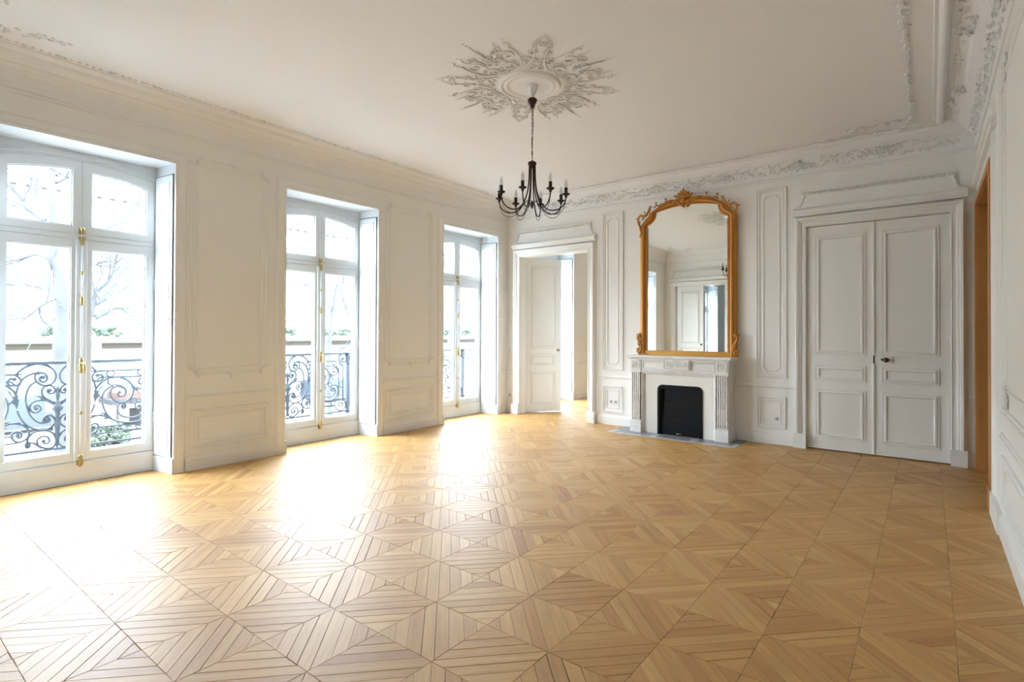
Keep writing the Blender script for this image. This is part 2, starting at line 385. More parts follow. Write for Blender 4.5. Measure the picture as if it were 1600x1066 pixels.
# cove ornament on the back and right walls
b = MB()
def cove_orn(mb, L0, L1, place, step, s):
    n = int((L1-L0)/step)
    for i in range(n):
        t = L0+(i+.5)*(L1-L0)/n
        for k in range(3):
            a = rr.uniform(-1.2, 1.2); u = rr.uniform(0.15, 0.95)
            d = 0.012+0.066*u**1.8; z = 3.165+0.135*u
            place(mb, t+rr.uniform(-.02, .02), d, z, s*rr.uniform(.6, 1.1), a)
def place_back(mb, t, d, z, s, a):
    mb.blob((t, BACKY-d, z), (s, s*.38, s*.38), Matrix.Rotation(-a, 3, 'Y'), seg=5, rings=3)
def place_right(mb, t, d, z, s, a):
    mb.blob((W-d, t, z), (s*.38, s, s*.38), Matrix.Rotation(a, 3, 'X'), seg=5, rings=3)
cove_orn(b, 0.15, 5.75, place_back, 0.036, 0.024)
for cx in (0.9, 1.75, 2.6, 3.45, 4.3, 5.15):      # shell cartouches in the cove
    for k in range(7):
        a = -0.9+k*0.3
        b.blob((cx+math.sin(a)*0.045, BACKY-0.062, 3.215+math.cos(a)*0.045), (0.010, 0.014, 0.034), Matrix.Rotation(a, 3, 'Y'), seg=5, rings=3)
    for sgn in (-1, 1):
        b.tube([(cx+sgn*(0.05+0.05*math.cos(q)*(1-q/9)), BACKY-0.06, 3.215+0.04*math.sin(q)*(1-q/9)) for q in [x*0.5 for x in range(13)]], 0.007, 5)
tag(b.build('cove_ornament', 'plaster', cornice), kind='stuff')
b = MB(); cove_orn(b, 1.5, 6.65, place_right, 0.04, 0.026)
for y in (2.2, 3.4, 4.6, 5.8):
    for k in range(26):
        a = rr.uniform(0, 6.28); r = rr.uniform(.02, .14)
        b.blob((W-0.11-abs(math.cos(a))*r*0.9, y+math.sin(a)*r*1.3, 3.36+rr.uniform(-.02, .02)), (rr.uniform(.012, .035), .012, .012), Matrix.Rotation(a, 3, 'Z'), seg=5, rings=3)
for k in range(420):
    y = rr.uniform(2, 6.6); b.blob((rr.uniform(5.70, 5.80)+0.03*math.sin(y*7), y, 3.388), (rr.uniform(.012, .034), .009, .014), Matrix.Rotation(rr.uniform(0, 3), 3, 'Z'), seg=5, rings=3)
tag(b.build('cove_ornament', 'plaster', cornice), kind='stuff')
# big ceiling roll moulding near the right wall, and its arc into the back cornice
rp = [(0, 0), (0.006, -0.010), (0.012, -0.012), (0.016, -0.006), (0.022, -0.008), (0.03, -0.028), (0.045, -0.042), (0.062, -0.042), (0.078, -0.028), (0.086, -0.008), (0.094, -0.012), (0.108, -0.014), (0.114, 0)]
b = MB(); b.sweep([(5.655, 0.6), (5.655, 6.595)], rp, lambda x, y, h: (x, y, CEIL+h), side=1)
b.build('ceiling_moulding', 'plaster', ceiling)
arc = [(5.68-0.42*math.sin(t), 6.50+0.16*math.cos(t)) for t in [0.15+0.17*i for i in range(7)]]
b = MB(); b.sweep(arc, [(0, 0), (0.01, -0.014), (0.03, -0.02), (0.05, -0.014), (0.06, 0)], lambda x, y, h: (x, y, CEIL+h))
for k in range(70):
    t = rr.uniform(0, 1); b.blob((5.25+t*0.5+rr.uniform(-.03, .03), 6.64+rr.uniform(-.05, .06)+0.03*math.sin(t*3), 3.385), (rr.uniform(.012, .035), .010, .014), Matrix.Rotation(rr.uniform(0, 3), 3, 'Z'), seg=5, rings=3)
b.build('corner_arc', 'plaster', ceiling)
# spray of leaves in the ceiling corner by the first window
b = MB()
for (xa, ya, xb, yb, wd, n_) in ((0.34, 0.50, 0.50, 1.08, 0.085, 46), (0.62, 0.36, 0.86, 0.70, 0.11, 40), (0.36, 0.36, 0.60, 0.50, 0.09, 40)):
    for k in range(n_):
        t = rr.random(); q = rr.uniform(-wd, wd)*(1.1-t*.7)
        b.blob((xa+(xb-xa)*t+q, ya+(yb-ya)*t+rr.uniform(-.02, .02), 3.399), (rr.uniform(.016, .034), rr.uniform(.008, .013), .009), Matrix.Rotation(rr.uniform(0, 3.1), 3, 'Z'), seg=5, rings=3)
tag(b.build('corner_spray', 'plaster', ceiling), kind='stuff')
# ------------------------------------------------------------------ ceiling rosette
RX, RY = 2.82, 3.60
ros = empty('ceiling_rosette', (RX, RY, CEIL)); tag(ros, 'white plaster ceiling rosette of leafy scrolls around a shallow dish above the chandelier', 'rosette')
b = MB(); b.lathe([(0, -0.004), (0.07, -0.006), (0.09, -0.012), (0.15, -0.008), (0.185, -0.010), (0.195, -0.018), (0.205, -0.020), (0.215, -0.010), (0.232, -0.008), (0.240, -0.020), (0.250, -0.022), (0.258, -0.010), (0.265, 0)], (RX, RY, CEIL), 48)
b.build('dish', 'plaster', ros)
b = MB(); b.lathe([(0, 0), (0.05, -0.004), (0.042, -0.03), (0.022, -0.075), (0.016, -0.098), (0, -0.10)], (RX+0.012, RY+0.02, CEIL), 16)
b.build('hook_cup', 'plaster', ros)
def spiral(cx, cy, r0, a0, turns, sgn, n=26, shrink_=0.86):
    P = []
    for i in range(n):
        t = i/(n-1); r = r0*(1-t*shrink_); a = a0+sgn*t*turns*2*math.pi
        P.append((cx+r*math.cos(a), cy+r*math.sin(a)))
    return P
def leaf_run(mb, P, z, s, rr_):
    for i in range(0, len(P)-1):
        d = Vector(P[i+1])-Vector(P[i]); a = math.atan2(d.y, d.x); tt = i/len(P)
        for sg in (-1, 1):
            l = s*(1-0.5*tt)*rr_.uniform(.7, 1.2)
            mb.blob((P[i][0]-math.sin(a)*sg*l*.45, P[i][1]+math.cos(a)*sg*l*.45, z), (l*.62, l*.2, l*.24), Matrix.Rotation(a+sg*0.8, 3, 'Z'), seg=5, rings=3)
for q in range(8):
    b = MB(); mir = 1 if q % 2 == 0 else -1; rr = random.Random(5)
    ang = q*math.pi/4 if q % 2 == 0 else (q+1)*math.pi/4
    def T(p): return p
    z = CEIL-0.009
    curves = [(spiral(0.355, 0.075, 0.062, 2.6, 1.35, -1), 0.0085), (spiral(0.50, 0.165, 0.070, -1.9, 1.3, 1), 0.0085), (spiral(0.36, 0.235, 0.048, 0.3, 1.2, 1), 0.0075),
              (spiral(0.475, 0.045, 0.036, 0.4, 1.1, -1), 0.007), (spiral(0.415, 0.33, 0.036, 2.0, 1.1, -1), 0.0065), (spiral(0.60, 0.10, 0.035, 1.0, 1.1, 1), 0.006),
              ([(0.29, 0.02), (0.33, 0.15), (0.42, 0.22), (0.53, 0.245), (0.58, 0.235)], 0.008), ([(0.28, 0.12), (0.30, 0.2), (0.36, 0.30), (0.46, 0.385)], 0.007),
              (spiral(0.555, 0.028, 0.026, 3.0, 1.1, 1), 0.006), (spiral(0.30, 0.035, 0.030, 1.0, 1.1, -1), 0.007), (spiral(0.255, 0.195, 0.034, 1.0, 1.2, 1), 0.007), (spiral(0.325, 0.275, 0.034, 4.0, 1.2, -1), 0.007), (spiral(0.47, 0.45, 0.026, 0.0, 1.0, 1), 0.006), ([(0.43, 0.0), (0.50, 0.004), (0.60, 0.0), (0.68, 0.0)], 0.006), ([(0.42, 0.10), (0.52, 0.075), (0.57, 0.12), (0.56, 0.17)], 0.0065)]
    rot = Matrix.Rotation(ang, 2)
    def place(p):
        v = rot @ Vector((p[0], p[1]*mir)); return (RX+v.x, RY+v.y)
    for P, r in curves:
        PP = [place(p) for p in (P if len(P) > 8 else [tuple(x) for x in cat_rom(P, 4)])]
        n_ = len(PP); r *= 0.8; b.tube([(x, y, z+0.002) for x, y in PP], [r*(0.55+0.7*math.sin(math.pi*(0.15+0.8*i/n_))) for i in range(n_)], 5)
        leaf_run(b, PP[::3], z+0.004, 0.017, rr)
    for P, s in ((cat_rom([(0.60, 0.0), (0.68, 0.0), (0.75, 0.0), (0.83, 0.0)], 3), 0.021), (cat_rom([(0.47, 0.39), (0.52, 0.44), (0.53, 0.50), (0.555, 0.555)], 3), 0.021), (cat_rom([(0.56, 0.235), (0.62, 0.27), (0.65, 0.25), (0.71, 0.285)], 3), 0.019),
                 (cat_rom([(0.42, 0.13), (0.38, 0.17), (0.33, 0.16)], 3), 0.022), (cat_rom([(0.57, 0.15), (0.61, 0.18), (0.66, 0.17), (0.70, 0.19)], 3), 0.018), (cat_rom([(0.31, 0.24), (0.33, 0.28), (0.37, 0.31)], 3), 0.02), (cat_rom([(0.30, 0.01), (0.34, -0.01), (0.40, 0.01)], 3), 0.022)):
        leaf_run(b, [place(p) for p in P], z+0.004, s, rr)
    b.build('scroll_ornament', 'plaster', ros)
# ------------------------------------------------------------------ window wall: casings, panels, rails, skirting
CAS = [(0, 0), (0, 0.016), (0.006, 0.022), (0.020, 0.022), (0.026, 0.018), (0.085, 0.018), (0.095, 0.010), (0.100, 0)]
for k, (a, c) in enumerate(OPEN):
    b = MB(); b.sweep([(a, 0), (a, HEAD), (c, HEAD), (c, 0)], CAS, LEFT, side=1)
    b.build('window_casing', 'trim', wall_left)
def moulding(parent, fn, pts, prof, name='panel_moulding', closed=True, m='trim', side=1):
    b = MB(); b.sweep(pts, prof, fn, closed=closed, side=side); return b.build(name, m, parent)
PM = [(0, 0), (0.002, 0.016), (0.008, 0.020), (0.014, 0.016), (0.018, 0.009), (0.030, 0.009), (0.034, 0.013), (0.040, 0.010), (0.044, 0)]
PM_S = [(0, 0), (0.002, 0.008), (0.008, 0.010), (0.014, 0.006), (0.016, 0)]
PM_F = [(0, 0), (0.004, 0.006), (0.012, 0.008), (0.018, 0.004), (0.024, 0.005), (0.030, 0)]
RAIL = [(0, 0), (0, 0.006), (0.010, 0.010), (0.016, 0.018), (0.030, 0.020), (0.036, 0.012), (0.044, 0.008), (0.05, 0)]
BASE = [(0, 0), (0, 0.018), (0.105, 0.018), (0.112, 0.014), (0.122, 0.012), (0.130, 0.004), (0.134, 0)]
def hprof(parent, fn, a0, a1, z, prof, name, m='trim'):
    b = MB(); b.sweep([(a0, z), (a1, z)], prof, fn, side=1); return b.build(name, m, parent)
def leafy(parent, fn, a, z, sx, sz, s=0.05, name='corner_ornament', seed=1, m='plaster', n=11):
    r_ = random.Random(seed); b = MB()
    for k in range(n):
        t = k/(n-1)*1.5; R = s*1.5; p = (a+sx*(R*math.cos(t)-R*0.7), z+sz*(R*math.sin(t)-R*0.7))
        for q in range(2):
            aa = t+r_.uniform(-.9, .9); v = fn(p[0]+r_.uniform(-.25, .25)*s, p[1]+r_.uniform(-.25, .25)*s, 0.008)
            e = fn(p[0]+math.cos(aa)*sx, p[1]+math.sin(aa)*sz, 0.008); d = (Vector(e)-Vector(fn(p[0], p[1], 0.008))).normalized()
            nrm = (Vector(fn(0, 0, 1))-Vector(fn(0, 0, 0))).normalized(); c_ = nrm.cross(d)
            b.blob(v, (s*.30, s*.11, .009), Matrix((d, c_, nrm)).transposed(), seg=5, rings=3)
    return b.build(name, m, parent)
def notched(x0, x1, z0, z1, r=0.055):
    P = []
    for (cx, cz, a0, a1) in ((x0, z0, math.pi/2, 0), (x1, z0, math.pi, math.pi/2), (x1, z1, -math.pi/2, -math.pi), (x0, z1, 0, -math.pi/2)):
        for k in range(6):
            a = a0+(a1-a0)*k/5; P.append((cx+r*math.cos(a), cz+r*math.sin(a)))
    return P
piers = [(OPEN[0][1]+0.10, OPEN[1][0]-0.10), (OPEN[1][1]+0.10, OPEN[2][0]-0.10)]
for k, (a, c) in enumerate(piers):
    moulding(wall_left, LEFT, notched(a+0.03, c-0.09, 0.885, 2.955, 0.05), PM_F)
    moulding(wall_left, LEFT, rect(a+0.085, c-0.145, 0.945, 2.895), PM_S, 'inner_moulding')
    for i, (x, z, sx, sz) in enumerate(((a+0.03, 0.885, 1, 1), (c-0.09, 0.885, -1, 1), (c-0.09, 2.955, -1, -1), (a+0.03, 2.955, 1, -1))):
        leafy(wall_left, LEFT, x+sx*0.05, z+sz*0.05, sx, sz, 0.055, seed=i+k*4)
    for z in (0.89, 2.945): leafy(wall_left, LEFT, (a+c)/2-0.03, z, 1, 1, 0.03, 'middle_ornament', seed=9, n=6)
    hprof(wall_left, LEFT, a, c, 0.655, RAIL, 'chair_rail')
    moulding(wall_left, LEFT, rect(a+0.045, c-0.075, 0.20, 0.565), PM, 'panel_moulding')
    moulding(wall_left, LEFT, rect(a+0.11, c-0.14, 0.265, 0.50), PM_S, 'inner_moulding')
    hprof(wall_left, LEFT, a, c, 0.0, BASE, 'skirting')
hprof(wall_left, LEFT, OPEN[2][1]+0.10, BACKY, 0.0, BASE, 'skirting'); hprof(wall_left, LEFT, OPEN[2][1]+0.10, BACKY, 0.655, RAIL, 'chair_rail')
hprof(wall_left, LEFT, FRONTY, OPEN[0][0]-0.10, 0.0, BASE, 'skirting'); hprof(wall_left, LEFT, FRONTY, OPEN[0][0]-0.10, 0.655, RAIL, 'chair_rail')
hprof(wall_left, LEFT, OPEN[3][1]+0.10, OPEN[6][0]-0.1, 0.0, BASE, 'skirting'); hprof(wall_left, LEFT, OPEN[3][1]+0.10, OPEN[6][0]-0.1, 0.655, RAIL, 'chair_rail')
# ------------------------------------------------------------------ back wall and front wall boiserie
def boiserie(parent, fn, full):
    # tall narrow panels either side of the mirror
    for x0, x1 in (((1.755, 2.085), (3.853, 4.190)) if full else ((1.80, 2.6), (3.3, 4.15))):
        moulding(parent, fn, rect(x0, x1, 0.780, 3.030), PM)
        moulding(parent, fn, notched(x0+0.072, x1-0.072, 0.855, 2.955, 0.035), PM_S, 'inner_moulding')
        moulding(parent, fn, rect(x0+0.01, x1-0.01, 0.182, 0.555), PM)
        moulding(parent, fn, rect(x0+0.062, x1-0.062, 0.235, 0.50), PM_S, 'inner_moulding')
    spans = ((1.68, 2.33), (3.615, 4.28)) if full else ((1.68, 4.28),)
    for a, c in spans+((-0.02, 0.11),):
        hprof(parent, fn, a, c, 0.0, BASE, 'skirting'); hprof(parent, fn, a, c, 0.655, RAIL, 'chair_rail')
    hprof(parent, fn, 5.82, W, 0.0, BASE, 'skirting'); hprof(parent, fn, 5.82, W, 0.655, RAIL, 'chair_rail')
    # strip line between the left door frieze and the narrow panel
boiserie(wall_back, BACK, True); boiserie(wall_front, FRONT, False)
CASING = [(0, 0), (0, 0.030), (0.012, 0.036), (0.016, 0.028), (0.045, 0.028), (0.050, 0.038), (0.062, 0.046), (0.072, 0.046), (0.078, 0.058), (0.100, 0.064), (0.108, 0.052), (0.112, 0.020), (0.120, 0.016), (0.124, 0)]
def door_surround(parent, fn, x0, x1, tag_=''):
    b = MB(); b.sweep([(x0, 0.15), (x0, DH), (x1, DH), (x1, 0.15)], CASING, fn); b.build('door_casing', 'trim', parent)
    for xa, xb in ((x0-0.130, x0), (x1, x1+0.130)):
        for c in (0,):
            p = [Vector(fn(xa, 0, -0.0)), Vector(fn(xb, 0.17, 0.07))]
            b = MB(); b.box(min(p[0].x, p[1].x), max(p[0].x, p[1].x), min(p[0].y, p[1].y), max(p[0].y, p[1].y), 0, 0.165); b.build('plinth_block', 'trim', parent)
    # cornice ledge, frieze with bead row, scrolled ends
    b = MB(); b.sweep([(x0-0.135, 2.652), (x1+0.135, 2.652)], [(0, 0), (0, 0.050), (0.018, 0.056), (0.024, 0.070), (0.045, 0.084), (0.062, 0.086), (0.066, 0.06), (0.085, 0.04), (0.095, 0.03), (0.10, 0)], fn); b.build('cornice_ledge', 'trim', parent)
    za, zb = 2.75, 2.905
    b = MB(); r = 0.085; cx = x1+0.135
    P = [(x0-0.03, za), (x1+0.03, za)]
    right = [(x1+0.125-r*math.sin(t), za+r*(1-math.cos(t))) for t in [i*math.pi/2/6 for i in range(7)]]+[(x1+0.020, zb-0.03), (x1+0.035, zb-0.012), (x1+0.05, zb)]
    left = [(x0+x1-p[0], p[1]) for p in right][::-1]
    poly = right+left
    b.prism(poly, 0, 0.016, fn); b.build('frieze', 'trim', parent)
    for k, pts in enumerate((right, left)):
        b = MB(); b.tube([fn(p[0], p[1], 0.020) for p in pts], 0.011, 6); b.build('frieze_scroll', 'trim', parent)
    b = MB(); b.sweep([(x0-0.05, zb-0.022), (x1+0.05, zb-0.022)], [(0, 0.01), (0, 0.024), (0.006, 0.028), (0.010, 0.020), (0.034, 0.020), (0.036, 0.036), (0.046, 0.040), (0.052, 0.014), (0.052, 0.0)], fn)
    b.build('bead_cornice', 'trim', parent)
    b = MB(); n = int((x1-x0+0.08)/0.034)
    for i in range(n):
        t = x0-0.04+(i+.5)*(x1-x0+0.08)/n; b.blob(fn(t, zb-0.002, 0.026), (0.011, 0.011, 0.013), seg=6, rings=4)
    tag(b.build('bead_row', 'trim', parent), kind='stuff')
door_surround(wall_back, BACK, *D1); door_surround(wall_back, BACK, *D2)
door_surround(wall_front, FRONT, *D1); door_surround(wall_front, FRONT, *D2)
# ------------------------------------------------------------------ right wall
b = MB(); b.sweep([(5.14, 0.0), (5.14, 3.0)], [(0, 0), (0, 0.012), (0.006, 0.018), (0.10, 0.018), (0.11, 0.006), (0.14, 0.004), (0.145, 0)], RIGHT, side=1); b.build('door_casing', 'trim', wall_right)
p0 = 4.98
b = MB(); b.box(W-0.028, W, 4.62, 5.15, 0, 0.16); b.build('plinth_block', 'trim', wall_right)
for (ya, yb) in ((2.9, 4.53), (1.0, 2.6)):
    moulding(wall_right, RIGHT, rect(ya, yb, 0.80, 3.03), [(o, h) for o, h in PM]); moulding(wall_right, RIGHT, rect(ya+0.16, yb-0.17, 0.95, 2.9), PM_S, 'inner_moulding')
    moulding(wall_right, RIGHT, rect(ya+0.02, yb-0.02, 0.2, 0.54), PM)
    moulding(wall_right, RIGHT, rect(ya+0.2, yb-0.2, 0.26, 0.48), PM_S, 'inner_moulding')
    for zz, sz in ((0.93, 1), (2.9, -1)): leafy(wall_right, RIGHT, yb-0.22, zz, -1, sz, 0.10, seed=4, n=14)
hprof(wall_right, RIGHT, FRONTY, 4.62, 0.0, BASE, 'skirting'); hprof(wall_right, RIGHT, FRONTY, 4.62, 0.62, RAIL, 'chair_rail')
b = MB(); b.sweep([(4.9, 2.76), (6.75, 2.76)], [(0, 0), (0, 0.03), (0.02, 0.04), (0.03, 0.02), (0.06, 0.02), (0.065, 0.04), (0.075, 0)], RIGHT); b.build('bead_cornice', 'trim', wall_right)
# ------------------------------------------------------------------ doors
def leaf_mesh(wd, panels, th=0.040, stile=True, both=True):
    """panelled leaf in local coords: x 0..wd, y 0 (front) .. th, z from 0.012; panels list (x0,x1,z0,z1)"""
    parts = []
    b = MB(); b.box(0.003, wd-0.003, 0, th, 0.012, DH-0.006); parts.append(('leaf_board', b))
    for (x0, x1, z0, z1) in panels:
        for fy, s in (((0, -1), (th, 1)) if both else ((0, -1),)):
            fn = lambda a, c, h, fy=fy, s=s: (a, fy+s*h, c)
            b = MB(); b.sweep(rect(x0, x1, z0, z1), [(0, 0), (0.002, 0.009), (0.008, 0.010), (0.012, 0.004), (0.022, 0.003), (0.026, 0.015), (0.040, 0.017), (0.046, 0.004), (0.050, 0)], fn, closed=True)
            parts.append(('panel_moulding', b))
    return parts
# door_1: the left-hand door in the back wall, one leaf swung into the next room
dr = empty('door_1', (D1[0], 6.93, 0)); tag(dr, kind='structure')
th = math.radians(52)
lf = empty('door_leaf', (0, 0, 0)); lf.parent = dr; lf.rotation_euler = (0, 0, th)
def attach(parts, parent, m='trim'):
    for nm, b in parts:
        me = b.build(nm, m); me.parent = parent
        me.matrix_parent_inverse = Matrix()
pan_n = [(0.10, 0.525, 1.045, 2.40), (0.10, 0.525, 0.765, 0.955), (0.10, 0.525, 0.135, 0.68)]
attach(leaf_mesh(0.62, pan_n), lf)
def knob(parent, x, y, z, sgn=-1, m='brass', r=0.021):
    b = MB(); prof = [(0, 0.048), (r*.7, 0.046), (r, 0.034), (r*.9, 0.026), (r*.4, 0.020), (r*.35, 0.006), (r*1.1, 0.004), (r*1.1, 0)]
    b.lathe([(p[0], sgn*p[1]) for p in prof], (x, y, z), 14, 'y'); o = b.build('knob', m); o.parent = parent; return o
knob(lf, 0.565, 0, 1.02)
def open_leaf_b():
    l2 = empty('door_leaf', (D1[1]-D1[0], 0, 0)); l2.parent = dr; l2.rotation_euler = (0, 0, math.radians(82)); attach(leaf_mesh(0.62, pan_n), l2)
open_leaf_b()
# jamb linings of the open doorways
for (x0, x1, y0, y1) in ((D1[0], D1[1], 6.80, 6.95), (D1[0], D1[1], -0.05, 0.10), (D2[0], D2[1], -0.05, 0.10)):
    b = MB(); b.box(x0, x0+0.004, y0-0.002, y1, 0, DH); b.box(x1-0.004, x1, y0-0.002, y1, 0, DH); b.box(x0, x1, y0-0.002, y1, DH-0.004, DH)
    b.build('jamb_lining', 'trim', wall_back if y0 > 3 else wall_front)
# door_2: closed double door, right of the fireplace
d2 = empty('door_2', (D2[0], BACKY+0.004, 0)); tag(d2, kind='structure')
wl = (D2[1]-D2[0])/2
pn = [(0.083, 0.573, 1.072, 2.412), (0.083, 0.573, 0.780, 0.955), (0.083, 0.573, 0.134, 0.688)]
def hinges(parent, x, zs, y=-0.006):
    for z in zs:
        b = MB(); b.tube([(x, y, z-0.045), (x, y, z+0.045)], 0.009, 8); b.box(x-0.02, x+0.02, y+0.002, y+0.006, z-0.04, z+0.04)
        o = b.build('hinge', 'trim'); o.parent = parent
for k in (0, 1):
    l_ = empty('door_leaf', (k*wl, 0, 0)); l_.parent = d2
    attach(leaf_mesh(wl, pn if k == 0 else [(wl-x1, wl-x0, z0, z1) for x0, x1, z0, z1 in pn], both=False), l_)
    hinges(l_, 0.004 if k == 0 else wl-0.004, (0.165, 1.25, 2.33))
    if k == 1:
        b = MB(); b.box(0.012, 0.165, -0.018, 0, 0.985, 1.075); o = b.build('lock_case', 'trim'); o.parent = l_
        b = MB(); b.lathe([(0.012, -0.022), (0.012, -0.018), (0, -0.018)], (0.075, 0, 1.03), 10, 'y'); o = b.build('keyhole_cover', 'trim'); o.parent = l_
        knob(l_, 0.112, -0.018, 1.03, m='knob', r=0.025)
        b = MB(); b.box(-0.002, 0.009, -0.020, 0, 0.988, 1.072); o = b.build('lock_edge', 'gap'); o.parent = l_
b = MB(); b.lathe([(0.016, 0.02), (0.016, 0.985)], (wl, -0.002, 0), 10, 'z'); b.lathe([(0.016, 1.075), (0.016, DH-0.01)], (wl, -0.002, 0), 10, 'z')
o = b.build('astragal', 'trim'); o.parent = d2
# door_3: in the wall behind the camera (seen in the mirror); left leaf closed, right leaf open
d3 = empty('door_3', (D1[0], 0.055, 0)); tag(d3, kind='structure')
l_ = empty('door_leaf', (0.72, 0, 0)); l_.parent = d3; l_.rotation_euler = (0, 0, math.pi); 
attach(leaf_mesh(0.68, [(0.10, 0.585, 1.045, 2.40), (0.10, 0.585, 0.765, 0.955), (0.10, 0.585, 0.135, 0.68)]), l_); knob(l_, 0.05, 0, 1.03, m='knob')
# door_4: oak-lined opening in the right wall
d4 = empty('door_4', (W, OY[0], 0)); tag(d4, kind='structure')
for nm, bx in (('jamb', (W-0.006, W+0.30, OY[0], OY[0]+0.025, 0, OZ)), ('jamb', (W-0.006, W+0.30, OY[1]-0.025, OY[1], 0, OZ)), ('head', (W-0.006, W+0.30, OY[0]+0.025, OY[1]-0.025, OZ-0.025, OZ)),
               ('architrave', (W-0.022, W, OY[0]-0.115, OY[0]+0.005, 0.0, OZ+0.05)), ('architrave', (W-0.022, W, OY[1]-0.01, OY[1]+0.11, 0.0, OZ+0.05)), ('architrave', (W-0.022, W, OY[0]+0.005, OY[1]-0.01, OZ-0.012, OZ+0.05)),
               ('oak_plinth', (W-0.030, W+0.001, OY[0]-0.12, OY[0]+0.008, 0.0, 0.17)), ('oak_plinth', (W-0.012, W+0.30, OY[1]-0.040, OY[1]-0.022, 0.0, 0.17))):
    b = MB(); b.box(*bx); b.build(nm, 'frame_oak', d4)
# ================================================================== WINDOWS
FX = -0.33                                   # inner face of the casement frame
def arch(hw, zs, zt, n=14):                  # segmental arch from (-hw,zs) over (0,zt) to (hw,zs)
    s = zt-zs; R = (hw*hw+s*s)/(2*s); a = math.asin(hw/R)
    return [(R*math.sin(-a+2*a*i/n), zt-R+R*math.cos(-a+2*a*i/n)) for i in range(n+1)]
def arch_z(y, hw, zs, zt):
    s = zt-zs; R = (hw*hw+s*s)/(2*s); return zt-R+math.sqrt(max(0, R*R-y*y))
def ring(mb, outer, inner, x0, x1, cy):
    n = len(outer); v = []
    for x in (x0, x1):
        for p in outer: v.append((x, cy+p[0], p[1]))
        for p in inner: v.append((x, cy+p[0], p[1]))
    fs = []
    for i in range(n):
        j = (i+1) % n
        fs += [(i, j, n+j, n+i), (2*n+i, 3*n+i, 3*n+j, 2*n+j), (i, 2*n+i, 2*n+j, j), (n+i, n+j, 3*n+j, 3*n+i)]
    mb.add(v, fs)
def light_outline(y0, y1, z0, hw, zs, zt, n=8):
    P = [(y0, z0), (y1, z0)]
    for i in range(n+1):
        y = y1+(y0-y1)*i/n; P.append((y, arch_z(y, hw, zs, zt)))
    return P
